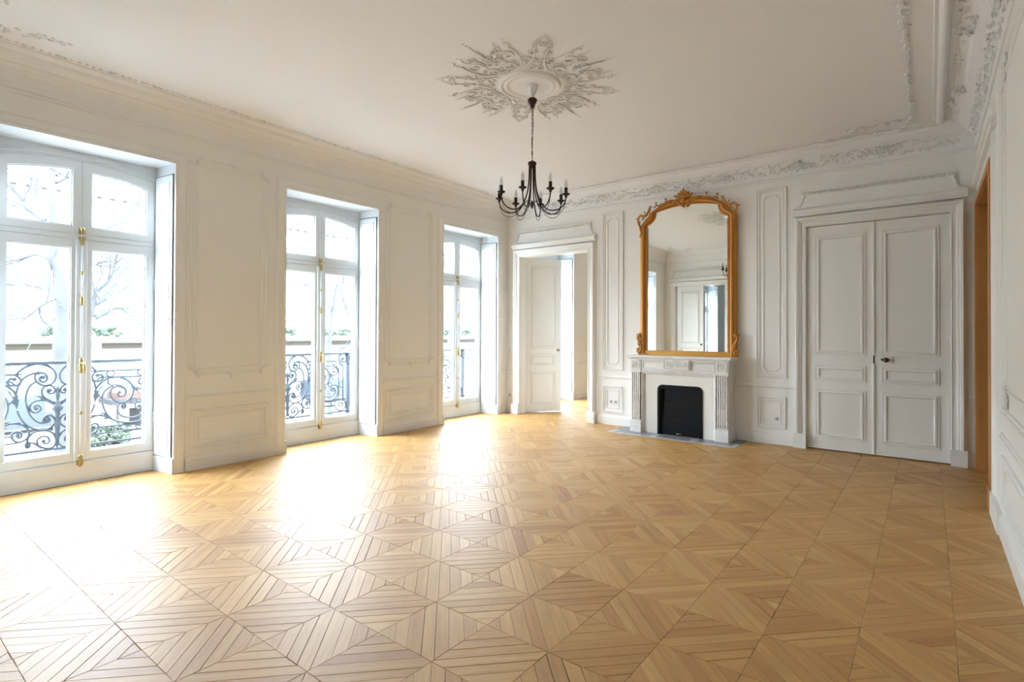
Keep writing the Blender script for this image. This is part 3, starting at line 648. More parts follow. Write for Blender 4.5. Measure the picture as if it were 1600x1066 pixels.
def make_window(idx, cy, a, c, detail=True):
    w_ = empty('window_%d' % idx, (FX, cy, 0)); tag(w_, kind='structure')
    fa, fc = cy-0.565, cy+0.555
    # reveal linings (splayed) + soffit
    for (yo, yi, s) in ((a, fa, -1), (c, fc, 1)):
        b = MB(); t = 0.05*s
        def fn(u, z, h): return (u, 0, z)
        q = [(0.0, yo), (0.0, yo+t*0.4), (FX-0.02, yo+t), (FX-0.02, yi)]
        b.prism(q, 0, HEAD, lambda u, v_, h: (u, v_, h)); b.build('reveal', 'joinery', w_)
        # folded shutter panel lying in the reveal
        d = Vector((FX, yi-yo)).normalized(); nrm = Vector((-d.y, d.x))*(1 if s < 0 else -1)
        if nrm.y*s > 0: nrm = -nrm
        def sf(u, z, h, yo=yo, d=d, nrm=nrm): return (d.x*u+nrm.x*h, yo+d.y*u+nrm.y*h, z)
        L = abs(FX)/abs(d.x)
        b = MB(); b.prism([(0.035, 0.150), (L-0.012, 0.150), (L-0.012, 2.748), (0.035, 2.748)], 0.002, 0.012, sf); sh = b.build('shutter', 'joinery', w_)
        for z0, z1 in ((0.20, 0.93), (1.02, 1.92), (2.01, 2.69)):
            b = MB(); b.sweep(rect(0.075, L-0.055, z0, z1), [(0, 0.012), (0.003, 0.017), (0.010, 0.018), (0.018, 0.0125), (0.022, 0.012)], sf, closed=True); b.build('shutter_moulding', 'joinery', sh)
        b = MB(); b.prism([(0.026, 0.146), (0.034, 0.146), (0.034, 2.752), (0.026, 2.752)], 0.001, 0.004, sf); b.prism([(0.026, 2.749), (L, 2.749), (L, 2.757), (0.026, 2.757)], 0.001, 0.004, sf); b.build('shutter_gap', 'gap', sh)
        b = MB(); b.prism([(-0.004, 0.0), (L, 0.0), (L, 0.138), (-0.004, 0.138)], 0, 0.014, sf); b.build('reveal_plinth', 'joinery', w_)
        if detail:
            b = MB(); p = sf(0.055, 1.42, 0.02); b.blob(p, (0.010, 0.010, 0.012), seg=8, rings=5); b.build('shutter_knob', 'chrome', sh)
    b = MB(); b.box(FX-0.1, 0, a, c, HEAD-0.002, HEAD+0.03); b.build('soffit', 'joinery', w_)
    # fixed frame with arched head
    hw = 0.56
    Y = lambda y: y
    b = MB()
    out = [(-0.60, 0), (0.60, 0), (0.60, HEAD)]+[(0.60-1.2*i/14, HEAD) for i in range(1, 14)]+[(-0.60, HEAD)]
    inn = [(-0.543, 0.186), (0.543, 0.186)]+[(p[0], p[1]) for p in arch(0.543, 2.705, 2.772, 14)][::-1]
    ring(b, out, inn, FX-0.075, FX-0.004, cy); b.build('frame', 'joinery', w_)
    b = MB(); ar = arch(0.565, 2.722, 2.79, 14); b.sweep(ar, [(0, 0), (0, 0.012), (0.012, 0.018), (0.022, 0.006), (0.04, 0.006), (0.045, 0)], lambda u, z, h: (FX-0.004+h, cy+u, z)); b.build('arch_moulding', 'joinery', w_)
    b = MB(); b.prism([(0, 0), (0, 0.175), (0.006, 0.182), (0.03, 0.182), (0.03, 0)], fa, fc, lambda u, z, h: (FX+0.012-u, h, z)); b.build('sill_board', 'joinery', w_)
    b = MB(); b.box(FX-0.06, FX+0.006, cy-0.543, cy+0.543, 2.097, 2.138); b.build('transom', 'joinery', w_)
    def sash(name, y0, y1, z0, z1, gy0, gy1, gz0, gz1, arched=None, x0=FX-0.055, x1=FX+0.004):
        b = MB()
        if arched:
            so, si = arched
            n = 8
            ring(b, light_outline(y0, y1, z0, *so, n=n), light_outline(gy0, gy1, gz0, *si, n=n), x0, x1, cy)
        else:
            ring(b, rect(y0, y1, z0, z1), rect(gy0, gy1, gz0, gz1), x0, x1, cy)
        s = b.build(name, 'joinery', w_)
        # glazing bead
        b = MB(); g = 0.012
        if arched:
            si = arched[1]; ring(b, light_outline(gy0-0.001, gy1+0.001, gz0-0.001, *si, n=8), light_outline(gy0+g, gy1-g, gz0+g, si[0], si[1]-g, si[2]-g, n=8), x0+0.012, x1-0.014, cy)
        else: ring(b, rect(gy0-0.001, gy1+0.001, gz0-0.001, gz1+0.001), rect(gy0+g, gy1-g, gz0+g, gz1-g), x0+0.012, x1-0.014, cy)
        b.build('glazing_bead', 'joinery', s)
        b = MB()
        P = light_outline(gy0, gy1, gz0, *arched[1]) if arched else rect(gy0, gy1, gz0, gz1)
        b.add([(FX-0.030, cy+p[0], p[1]) for p in P], [tuple(range(len(P)))]); b.build('pane', 'glass', s)
        return s
    so, si = (0.54, 2.700, 2.767), (0.478, 2.632, 2.697)
    sash('fanlight', -0.54, -0.001, 2.141, 0, -0.478, -0.062, 2.203, 0, (so, si)); sash('fanlight', 0.001, 0.54, 2.141, 0, 0.062, 0.478, 2.203, 0, (so, si))
    sash('casement', -0.54, -0.002, 0.190, 2.094, -0.478, -0.068, 0.262, 2.022); sash('casement', 0.002, 0.54, 0.190, 2.094, 0.068, 0.478, 0.262, 2.022)
    b = MB(); b.prism([(-0.042, 0), (0.042, 0), (0.036, 0.012), (0.02, 0.016), (-0.02, 0.016), (-0.036, 0.012)], 0.195, 2.09, lambda u, v_, h: (FX+0.004+v_, cy+u, h)); b.build('meeting_stile', 'joinery', w_)
    if detail:
        # espagnolette bolt with brass fittings
        X = FX+0.026
        bo = MB(); bo.tube([(X, cy, 0.16), (X, cy, 2.17)], 0.008, 8); bolt = bo.build('espagnolette_rod', 'joinery', w_)
        def guide(z, hh, rr_, nm):
            b = MB(); b.lathe([(0, -hh), (rr_*.6, -hh), (rr_, -hh*.6), (rr_*.75, -hh*.2), (rr_*1.15, 0), (rr_*.75, hh*.25), (rr_, hh*.6), (rr_*.6, hh), (0, hh)], (X, cy, z), 10); b.box(X-0.024, X-0.008, cy-rr_*1.2, cy+rr_*1.2, z-hh*.8, z+hh*.8); b.build(nm, 'brass', bolt)
        guide(2.165, 0.032, 0.017, 'top_keeper'); guide(2.080, 0.042, 0.018, 'rod_guide'); guide(1.804, 0.014, 0.013, 'rod_ring'); guide(1.565, 0.040, 0.015, 'rod_guide'); guide(0.603, 0.014, 0.013, 'rod_ring'); guide(0.195, 0.052, 0.019, 'bottom_keeper')
        b = MB(); b.lathe([(0, -0.07), (0.012, -0.066), (0.019, -0.04), (0.014, -0.02), (0.022, 0.0), (0.014, 0.02), (0.019, 0.04), (0.012, 0.066), (0, 0.07)], (X, cy, 1.01), 12)
        b.tube([(X+0.01, cy, 1.03), (X+0.045, cy+0.006, 1.03), (X+0.05, cy+0.012, 1.0), (X+0.045, cy+0.012, 0.955)], [0.008, 0.009, 0.011, 0.007], 8); b.blob((X+0.045, cy+0.012, 0.952), (0.010, 0.010, 0.014), seg=8, rings=5)
        b.build('handle', 'brass', bolt)
        for z in (0.5, 1.15, 1.75):
            for s in (-1, 1):
                b = MB(); b.tube([(FX+0.010, cy+s*0.543, z-0.05), (FX+0.010, cy+s*0.543, z+0.05)], 0.008, 8); b.build('hinge', 'joinery', w_)
    return w_
for i, cy in enumerate(WIN): make_window(i+1, cy, OPEN[i][0], OPEN[i][1], i < 4)
# ================================================================== BALCONIES OUTSIDE
RT = {
'LA':[(-0.291,0.706),(-0.284,0.756),(-0.272,0.812),(-0.25,0.856),(-0.212,0.895),(-0.158,0.916),(-0.115,0.916),(-0.085,0.896),(-0.077,0.86),(-0.092,0.833),(-0.117,0.835),(-0.129,0.861),(-0.119,0.882),(-0.105,0.874)],
'LB':[(-0.288,0.91),(-0.262,0.945),(-0.209,0.983),(-0.147,0.998),(-0.092,0.988),(-0.043,0.954),(-0.015,0.899),(-0.022,0.841),(-0.05,0.805),(-0.09,0.796),(-0.131,0.817),(-0.158,0.855),(-0.16,0.897),(-0.139,0.916)],
'LC':[(-0.157,0.834),(-0.192,0.806),(-0.215,0.75),(-0.223,0.679),(-0.213,0.605),(-0.194,0.541),(-0.158,0.484),(-0.119,0.453),(-0.079,0.451),(-0.055,0.466),(-0.06,0.491),(-0.076,0.501),(-0.086,0.486),(-0.076,0.468)],
'LD':[(-0.28,0.587),(-0.266,0.539),(-0.235,0.474),(-0.189,0.421),(-0.126,0.388),(-0.071,0.388),(-0.031,0.42),(-0.017,0.461),(-0.036,0.504),(-0.072,0.518),(-0.098,0.494),(-0.103,0.461)],
'LF':[(-0.015,0.626),(-0.065,0.663),(-0.101,0.698),(-0.114,0.747),(-0.094,0.788),(-0.058,0.799),(-0.026,0.772),(-0.021,0.734),(-0.049,0.717),(-0.072,0.738),(-0.069,0.761),(-0.055,0.749)],
'LG':[(-0.028,0.617),(-0.073,0.651),(-0.121,0.663),(-0.171,0.653),(-0.194,0.614),(-0.186,0.576),(-0.155,0.552),(-0.124,0.569),(-0.119,0.6),(-0.144,0.621),(-0.163,0.605),(-0.15,0.588)],
'LH':[(-0.343,0.473),(-0.295,0.468),(-0.243,0.449),(-0.208,0.408),(-0.198,0.365),(-0.215,0.321),(-0.256,0.297),(-0.294,0.313),(-0.313,0.351),(-0.306,0.383),(-0.28,0.394),(-0.251,0.378),(-0.248,0.347),(-0.266,0.336),(-0.274,0.359)],
'LI':[(-0.209,0.289),(-0.2,0.334),(-0.158,0.375),(-0.095,0.381),(-0.038,0.352),(-0.009,0.294),(-0.013,0.241),(-0.045,0.209),(-0.093,0.217),(-0.133,0.25),(-0.141,0.294),(-0.118,0.321),(-0.078,0.321),(-0.056,0.291),(-0.062,0.26),(-0.088,0.257),(-0.098,0.28)],
'LJ':[(-0.209,0.289),(-0.221,0.263),(-0.212,0.238),(-0.194,0.244),(-0.199,0.261)],
'LK':[(-0.215,0.285),(-0.168,0.274),(-0.129,0.237),(-0.105,0.216)],
'LLEAF':[(-0.349,0.772),(-0.327,0.755),(-0.308,0.713),(-0.294,0.716),(-0.267,0.678),(-0.273,0.637),(-0.281,0.592),(-0.297,0.635),(-0.312,0.652),(-0.323,0.668),(-0.308,0.692),(-0.32,0.724)],
'LLEAF2':[(-0.184,0.716),(-0.145,0.705),(-0.105,0.701),(-0.065,0.663),(-0.032,0.628),(-0.073,0.653),(-0.113,0.67),(-0.129,0.688)],
'Rbar1':[(0.252,0.911),(0.466,0.909),(0.713,0.907)],
'Rbar2':[(0.257,0.818),(0.285,0.813),(0.309,0.829),(0.329,0.846),(0.484,0.843),(0.713,0.835)],
'RA':[(0.278,0.703),(0.302,0.757),(0.342,0.804),(0.391,0.832),(0.467,0.839),(0.527,0.817),(0.571,0.778),(0.598,0.723),(0.598,0.671),(0.576,0.62),(0.537,0.587),(0.486,0.58),(0.435,0.613),(0.407,0.667),(0.413,0.717),(0.442,0.741),(0.485,0.743),(0.528,0.716),(0.535,0.676),(0.515,0.645),(0.481,0.644),(0.464,0.67),(0.481,0.684)],
'RB':[(0.429,0.755),(0.371,0.721),(0.343,0.662),(0.342,0.592),(0.365,0.508),(0.403,0.442),(0.462,0.394),(0.548,0.37),(0.636,0.371),(0.699,0.406),(0.724,0.467),(0.727,0.531),(0.697,0.571),(0.661,0.577),(0.621,0.558),(0.619,0.526),(0.639,0.496),(0.671,0.499),(0.67,0.526),(0.652,0.53)],
'RC':[(0.488,0.577),(0.473,0.547),(0.468,0.501),(0.487,0.458),(0.53,0.43),(0.6,0.416),(0.662,0.437),(0.689,0.481),(0.68,0.525)],
'RC2':[(0.488,0.577),(0.52,0.573),(0.536,0.546),(0.525,0.519),(0.503,0.528),(0.51,0.543)],
'RD':[(0.391,0.819),(0.387,0.786),(0.417,0.763),(0.472,0.759),(0.523,0.729)],
'RW':[(0.282,0.703),(0.298,0.666),(0.319,0.66),(0.347,0.632)],
'Rlb1':[(0.297,0.355),(0.445,0.353),(0.592,0.347),(0.717,0.35)],
'Rlb2':[(0.265,0.293),(0.446,0.287),(0.718,0.286)],
'RV':[(0.256,0.472),(0.296,0.474),(0.361,0.456),(0.403,0.432)],
'RF0':[(0.571,0.778),(0.615,0.727),(0.651,0.73),(0.633,0.705),(0.656,0.644),(0.629,0.684),(0.602,0.702)],
'RF1':[(0.316,0.503),(0.369,0.487),(0.398,0.458),(0.445,0.396),(0.394,0.428),(0.345,0.427),(0.365,0.447),(0.353,0.474)],
'Zv1':[(0.689,0.84),(0.738,0.789),(0.741,0.416),(0.689,0.357),(0.515,0.364)],
'Zv2':[(0.804,0.837),(0.808,0.363)],
'Zcurl1':[(0.804,0.837),(0.757,0.872),(0.74,0.937),(0.77,0.989),(0.823,1.005),(0.855,0.963),(0.851,0.904),(0.811,0.881),(0.777,0.906),(0.79,0.941),(0.813,0.931)],
'Zcurl2':[(0.676,0.291),(0.709,0.239),(0.776,0.208),(0.842,0.242),(0.851,0.3),(0.815,0.351),(0.761,0.356),(0.735,0.312),(0.762,0.272),(0.802,0.276),(0.808,0.304),(0.784,0.313)],
'Ztail':[(0.516,0.298),(0.676,0.291)],
'Zcurl3':[(0.582,0.736),(0.634,0.71),(0.693,0.718),(0.722,0.768),(0.692,0.814),(0.653,0.807),(0.647,0.767),(0.675,0.757)],
}
def railing(cy, label):
    X = -1.05
    root = empty('balcony_railing', (X, cy, 0.0)); tag(root, label, 'railing', 'wrought-iron balcony railings')
    P3 = lambda p: (X, cy+p[0], p[1])
    def curve(name, pts, r=0.0092, tip=True, k=5, mir=False):
        q = [Vector((p[0]*(-1 if mir else 1), p[1])) for p in pts]; q = cat_rom(q, k) if k > 1 else q
        b = MB(); n = len(q); rad = [r]*n
        b.tube([P3(p) for p in q], rad, 6)
        if tip: b.blob(P3(q[-1]), (0.010, 0.017, 0.017), seg=8, rings=5)
        return b.build(name, 'iron', root)
    b = MB(); b.box(X-0.022, X+0.022, cy-0.95, cy+0.95, 0.992, 1.020); b.build('handrail', 'iron', root)
    b = MB(); b.box(X-0.010, X+0.010, cy-0.90, cy+0.90, 0.186, 0.206); b.build('bottom_rail', 'iron', root)
    for mir in (False, True):
        for k in ('LA', 'LB', 'LC', 'LD', 'LF', 'LG', 'LI', 'LJ'): curve('scroll', RT[k], mir=mir)
        m_ = not mir      # L side traced on the left half; its outer neighbours were traced on both halves
        curve('scroll', RT['LH'], mir=mir); curve('tail', RT['LK'], tip=False, mir=mir)
        curve('scroll', [(-0.36, 0.911), (-0.299, 0.906), (-0.269, 0.883), (-0.257, 0.849), (-0.268, 0.822), (-0.302, 0.809), (-0.335, 0.822), (-0.345, 0.85), (-0.325, 0.875), (-0.300, 0.868)], mir=mir)
        for k in ('Rbar1', 'Rbar2', 'Rlb1', 'Rlb2', 'RW', 'RV', 'RD'): curve('bar', RT[k], 0.0075, False, 4, mir=not mir and False or mir)
        for k in ('RA', 'RB', 'RC2'): curve('scroll', RT[k], mir=mir)
        curve('scroll', RT['RC'], tip=False, mir=mir)
        for k in ('Zcurl1', 'Zcurl2', 'Zcurl3'): curve('scroll', RT[k], mir=mir)
        for k in ('Zv1', 'Zv2', 'Ztail'): curve('bar', RT[k], 0.0082, False, 1, mir=mir)
        sg = -1 if mir else 1
        for cyy, cz, ry, rz in ((0.407, 0.879, .034, .028), (0.666, 0.877, .034, .028), (0.405, 0.323, .036, .03), (0.603, 0.588, .028, .028), (0.775, 0.575, .03, .042), (0.655, 0.325, .032, .03)):
            b = MB(); b.tube([P3((sg*(cyy+ry*math.cos(t)), cz+rz*math.sin(t))) for t in [i*math.pi/8 for i in range(17)]], 0.006, 6, False); b.build('ring', 'iron', root)
        for k in ('LLEAF', 'LLEAF2', 'RF0', 'RF1'):
            b = MB(); b.prism([(p[0]*(-sg if k[0] == 'L' and False else (sg if k[0] == 'R' else (1 if not mir else -1))), p[1]) for p in RT[k]], -0.007, 0.007, lambda u, z, h: (X+h, cy+u, z)); b.build('leaf', 'iron', root)
        b = MB(); b.box(X-0.022, X+0.022, cy+sg*0.88-0.022, cy+sg*0.88+0.022, -0.02, 1.0); b.build('post', 'iron', root)
        # side return towards the facade
        ys_ = cy+sg*0.88
        b = MB(); b.box(X, -0.47, ys_-0.018, ys_+0.018, 0.992, 1.018); b.build('return_handrail', 'iron', root)
        for z0_, z1_ in ((0.186, 0.204), (0.86, 0.872)): b = MB(); b.box(X, -0.47, ys_-0.008, ys_+0.008, z0_, z1_); b.build('return_rail', 'iron', root)
        for xx in (-0.93, -0.84, -0.68, -0.58):
            b = MB(); b.tube([(xx, ys_, 0.2), (xx, ys_, 0.87)], 0.007, 6); b.build('bar', 'iron', root)
        for zz in (0.62, 0.48):
            b = MB(); b.tube([(-0.76+0.04*math.cos(t), ys_, zz+0.06*math.sin(t)) for t in [i*math.pi/6 for i in range(13)]], 0.006, 5, False); b.build('ring', 'iron', root)
        for xx, zz in ((-0.95, 0.93), (-0.95, 0.30), (-0.58, 0.93), (-0.58, 0.30)):
            b = MB(); b.tube([(x, ys_, z) for x, z in spiral(xx, zz, 0.06, 0.5, 1.4, 1, 18)], 0.007, 5); b.build('scroll', 'iron', root)
    b = MB(); b.lathe([(0, 0.79), (0.008, 0.77), (0.014, 0.72), (0.022, 0.70), (0.012, 0.66), (0.012, 0.645), (0.04, 0.60), (0.045, 0.575), (0.020, 0.535), (0.024, 0.52), (0.014, 0.50), (0.024, 0.43), (0.022, 0.40), (0.016, 0.33), (0.018, 0.30), (0.008, 0.27), (0.006, 0.2)], (X, cy, 0), 10); b.build('spindle', 'iron', root)
    b = MB(); b.box(X-0.14, -0.46, cy-1.0, cy+1.0, -0.20, -0.02); s = b.build('balcony_slab', 'facade'); tag(s, kind='structure')
railing(WIN[0], 'dark scrolled iron balcony railing outside the window nearest the camera')
railing(WIN[1], 'dark scrolled iron balcony railing outside the middle window')
railing(WIN[2], 'dark scrolled iron balcony railing outside the window nearest the fireplace wall')
b = MB(); b.box(-0.47, FX-0.06, -6, 12, -0.3, -0.02); tag(b.build('facade_ledge', 'facade'), kind='structure')
# ================================================================== THE STREET
b = MB(); b.box(-60, -0.5, -60, 160, -4.6, -4.5); tag(b.build('street', 'street'), kind='structure')
b = MB(); b.box(-41.9, -37.5, -60, 160, -4.5, -4.36); tag(b.build('pavement', 'street'), kind='structure')
FBX = -42.0
fac = empty('apartment_building', (FBX, 30, -4.5)); tag(fac, 'pale stone apartment building with teal shutters across the street', 'building')
b = MB(); b.box(FBX-6, FBX, -25, 100, -4.5, 11.2); b.build('wall', 'facade', fac)
b = MB(); b.prism([(0, 11.2), (-1.6, 14.6), (-6, 15.4), (-6, 11.2)], -25, 100, lambda u, z, h: (FBX+u, h, z)); b.build('roof', 'roof', fac)
b = MB(); b.prism([(0, 10.6), (0.5, 10.95), (0.7, 11.0), (0.7, 11.2), (0, 11.3)], -25, 100, lambda u, z, h: (FBX+u, h, z)); b.build('cornice', 'facade', fac)
b = MB()
for i in range(120):
    y = 2+i*0.75; b.box(FBX+0.05, FBX+0.45, y, y+0.26, 10.80, 10.95)
tag(b.build('dentil_row', 'facade_band', fac), kind='stuff')
b = MB(); b.box(FBX, FBX+0.9, -25, 100, 0.62, 0.86); b.build('balcony_slab', 'facade', fac)
for y0 in range(0, 60, 6):
    b = MB(); b.box(FBX, FBX+0.12, y0+0.2, y0+4.6, 0.06, 0.46); b.build('stone_band', 'facade_band', fac)
proto = {}
def fwin(y, z0, z1, sh=True):
    if (z0, sh) not in proto:
        b = MB(); b.box(0.0, 0.06, -0.62, 0.62, 0, z1-z0); a = b.build('window', 'facade', fac)
        g_ = MB(); g_.box(0.06, 0.08, -0.5, -0.03, 0.08, z1-z0-0.1); g_.box(0.06, 0.08, 0.03, 0.5, 0.08, z1-z0-0.1); c = g_.build('pane', 'dark_glass'); 
        s1 = MB(); s1.box(0.02, 0.08, -1.25, -0.66, 0.02, z1-z0); s = s1.build('shutter', 'shutter', fac)
        a.data['k'] = 1; proto[(z0, sh)] = (a, c, s); first = True
    else: first = False
    a, c, s = proto[(z0, sh)]
    if not first:
        a2 = a.copy(); C.objects.link(a2); c2 = c.copy(); C.objects.link(c2)
    else: a2, c2 = a, c
    a2.parent = fac; a2.matrix_parent_inverse = Matrix(); a2.location = (0, y-30, z0+4.5)
    c2.parent = a2; c2.matrix_parent_inverse = Matrix(); c2.location = (0, 0, 0)
    for k, dy in enumerate((0, 1.91)):
        s2 = s if (first and k == 0) else s.copy()
        if s2 is not s: C.objects.link(s2)
        s2.parent = fac; s2.matrix_parent_inverse = Matrix(); s2.location = (0, y-30+dy, z0+4.5)
for y in [8.1+i*3.25 for i in range(15)]:
    for z0, z1 in ((-3.0, -0.92), (1.0, 3.1), (4.0, 6.1), (7.2, 9.2)): fwin(y, z0, z1)
b = MB(); rr = random.Random(8)
for k in range(700):
    y = rr.uniform(3, 50); 
    if int(y/2.2) % 3 == 0: continue
    b.blob((FBX+0.75+rr.uniform(-.15, .15), y, 1.05+rr.uniform(0, 0.55)), (rr.uniform(.06, .2),)*3, seg=5, rings=3)
tag(b.build('balcony_greenery', 'leaf', fac), kind='stuff')
# plane trees on the near pavement
TX = -14.0
def tree(label, trunk, limbs, seed, base=None):
    rr_ = random.Random(seed); root = empty('plane_tree', (TX, trunk[0][0], -4.5)); tag(root, label, 'tree', None)
    b = MB(); pts = [Vector((TX, p[0], p[1])) for p in trunk]; b.tube(cat_rom(pts, 4), [trunk[0][2]+(trunk[-1][2]-trunk[0][2])*i/(4*(len(pts)-1)) for i in range(4*(len(pts)-1)+1)], 12); b.build('trunk', 'bark', root)
    tw = MB()
    def twig(p, d, r, L, dep):
        q = [p]; 
        for k in range(4):
            d = (d+Vector((rr_.uniform(-.3, .3), rr_.uniform(-.35, .35), rr_.uniform(-.22, .3)))).normalized(); p = p+d*L/4; q.append(p)
            if dep > 0 and rr_.random() < 0.75: twig(p, (d+Vector((rr_.uniform(-.8, .8), rr_.uniform(-1, 1), rr_.uniform(-.5, .8)))).normalized(), r*.55, L*rr_.uniform(.45, .7), dep-1)
        tw.tube(q, [r*(1-.15*i) for i in range(5)], 4, False)
    for L in limbs:
        n = len(L); dx = rr_.uniform(-1.4, 1.4)
        pts = [Vector((TX+dx*(i/(n-1)), p[0], p[1])) for i, p in enumerate(L)]
        b = MB(); q = cat_rom(pts, 4); b.tube(q, [L[0][2]+(L[-1][2]-L[0][2])*i/(len(q)-1) for i in range(len(q))], 7); b.build('branch', 'bark', root)
        for i in range(1, n):
            for _ in range(2):
                d = (pts[i]-pts[i-1]).normalized(); twig(pts[i]+(pts[i-1]-pts[i])*rr_.random(), (d+Vector((rr_.uniform(-.7, .7), rr_.uniform(-.9, .9), rr_.uniform(-.4, .7)))).normalized(), 0.016+L[-1][2]*.35, rr_.uniform(.8, 1.6), 1 if i % 2 else 2)
    tag(tw.build('twigs', 'bark', root), kind='stuff')
    return root
tree('mottled bare plane tree with a thick trunk outside the nearest window', [(4.22, -9.22, 0.2), (4.11, -0.9, 0.19), (4.06, 0.55, 0.185), (4.08, 1.63, 0.18), (4.1, 2.53, 0.17), (4.01, 2.98, 0.15), (3.87, 3.32, 0.13), (3.9, 3.77, 0.11), (3.89, 4.66, 0.09), (3.86, 5.46, 0.075), (3.85, 5.87, 0.06)], [[(3.71, 4.36, 0.07), (3.37, 4.68, 0.065), (3.25, 5.01, 0.06), (3.02, 5.32, 0.05), (2.88, 5.59, 0.04), (2.68, 6.2, 0.03)], [(3.94, 5.67, 0.04), (4.21, 5.93, 0.03), (4.46, 6.16, 0.02)], [(3.92, 5.45, 0.03), (4.22, 5.68, 0.02)], [(4.21, 1.7, 0.08), (4.7, 1.71, 0.1), (4.9, 2.12, 0.09), (4.99, 2.46, 0.07), (5.41, 2.98, 0.055), (5.57, 3.52, 0.045), (5.71, 4.12, 0.03)], [(4.9, 2.12, 0.05), (5.27, 2.68, 0.04), (5.46, 3.01, 0.035), (6.0, 3.57, 0.02)], [(4.88, 2.09, 0.05), (5.2, 2.33, 0.04), (5.56, 2.5, 0.03), (6.05, 2.77, 0.015)], [(4.84, 1.68, 0.05), (5.21, 1.96, 0.035), (5.37, 2.01, 0.03), (5.64, 1.8, 0.02), (6.12, 1.3, 0.01)], [(4.95, 4.32, 0.045), (5.4, 4.59, 0.04), (5.69, 4.82, 0.03), (5.78, 5.13, 0.015), (6.01, 5.47, 0.01)], [(4.69, 3.24, 0.025), (4.96, 3.35, 0.035), (5.48, 3.54, 0.04)], [(3.91, 2.26, 0.02), (3.77, 2.46, 0.018), (3.49, 2.58, 0.015), (3.2, 2.58, 0.013), (2.86, 2.64, 0.01)], [(4.03, 2.26, 0.03), (3.75, 2.06, 0.025), (3.55, 1.82, 0.02), (3.36, 1.57, 0.012)], [(3.91, 2.23, 0.014), (3.83, 1.75, 0.012), (3.74, 1.29, 0.01)], [(3.82, 3.29, 0.05), (3.58, 3.43, 0.03), (3.29, 3.3, 0.02), (3.01, 3.18, 0.018), (2.86, 3.01, 0.012)], [(3.55, 4.55, 0.012), (3.62, 4.98, 0.015), (3.56, 5.13, 0.015), (3.6, 5.33, 0.013), (3.46, 5.6, 0.01)]], 21)
tree('slender bare tree outside the middle window', [(12.61, -8.63, 0.12), (12.56, -1.85, 0.11), (12.48, 0.25, 0.09), (12.64, 2.34, 0.07), (12.87, 3.41, 0.05)], [[(12.92, 0.53, 0.03), (13.16, 0.81, 0.025), (13.32, 1.3, 0.02), (13.48, 1.8, 0.015)], [(13.48, 2.01, 0.014), (13.15, 2.21, 0.02), (12.83, 2.27, 0.025), (12.45, 2.19, 0.015)], [(12.59, 3.05, 0.015), (13.06, 3.03, 0.02), (13.51, 3.08, 0.02)], [(13.1, 3.3, 0.012), (12.75, 3.55, 0.015), (12.25, 3.47, 0.012)], [(10.86, 3.13, 0.014), (11.1, 3.06, 0.016), (11.7, 3.16, 0.014)], [(10.79, 3.48, 0.014), (11.52, 3.71, 0.018), (11.98, 3.99, 0.02)], [(13.85, 5.74, 0.02), (12.92, 5.38, 0.022), (12.27, 5.28, 0.02), (11.49, 5.12, 0.012)], [(13.59, 5.59, 0.015), (12.86, 5.21, 0.018), (12.19, 4.91, 0.012)], [(11.77, 4.39, 0.012), (11.23, 4.43, 0.014), (10.46, 4.48, 0.016)]], 22)
tree('bare tree half hidden outside the window nearest the fireplace wall', [(18.59, -10.79, 0.14), (18.53, -2.52, 0.13), (18.55, 1.31, 0.11), (18.75, 3.88, 0.08), (19.01, 5.2, 0.05)], [[(19.91, 3.52, 0.02), (20.39, 3.58, 0.02), (21.14, 3.8, 0.016)], [(18.54, 3.13, 0.02), (18.98, 3.26, 0.02), (19.36, 3.31, 0.02)], [(18.99, 1.73, 0.015), (19.37, 1.85, 0.015)], [(18.97, 4.74, 0.03), (19.35, 5.5, 0.02), (19.42, 5.79, 0.02)], [(20.0, 2.26, 0.012), (21.15, 2.7, 0.012)]], 23)

# parked van and market stall and planted boxes on the far side of the street
def vehicle(x, y, L, H, label):
    r = empty('parked_van', (x, y, -4.5)); tag(r, label, 'van')
    b = MB(); b.prism([(-L/2, .35), (L/2, .35), (L/2, .95), (L/2-.25, 1.1), (L/2-.9, H-.1), (L/2-1.1, H), (-L/2+.1, H), (-L/2, H-.15)], -0.9, 0.9, lambda u, z, h: (h, u, z)); o = b.build('body', 'van'); o.parent = r
    b = MB(); b.prism([(L/2-.33, 1.12), (L/2-.93, H-.18), (L/2-1.6, H-.18), (L/2-1.6, 1.12)], 0.9, 0.915, lambda u, z, h: (h, u, z)); o = b.build('side_window', 'dark_glass'); o.parent = r
    for yy in (-L/2+.8, L/2-.8):
        for xx in (-.85, .85):
            b = MB(); b.lathe([(0, -.1), (.3, -.1), (.33, 0), (.3, .1), (0, .1)], (xx, yy, .33), 14, 'x'); o = b.build('wheel', 'tyre'); o.parent = r
vehicle(-36.0, 7.0, 4.8, 2.0, 'grey-blue parked van low behind the left pane of the nearest window')
vehicle(-35.0, 26.5, 5.2, 1.9, 'long dark parked van seen low through the left pane of the middle window')
st = empty('market_stall', (-34, 12.2, -4.5)); tag(st, 'street stall with a terracotta awning over dark counters', 'stall')
for nm, m_, bx in (('awning', 'awning', (-1.1, 1.1, -1.5, 1.5, 1.75, 2.1)), ('valance', 'stall', (-1.2, 1.2, -1.9, 1.9, 1.45, 1.75)), ('counter', 'stall', (-0.9, 0.9, -0.4, 1.7, 0, 0.95)), ('post', 'stall', (1.0, 1.1, -1.6, -1.5, 0, 1.5)), ('post', 'stall', (1.0, 1.1, 1.5, 1.6, 0, 1.5))):
    b = MB(); b.box(*bx); o = b.build(nm, m_); o.parent = st
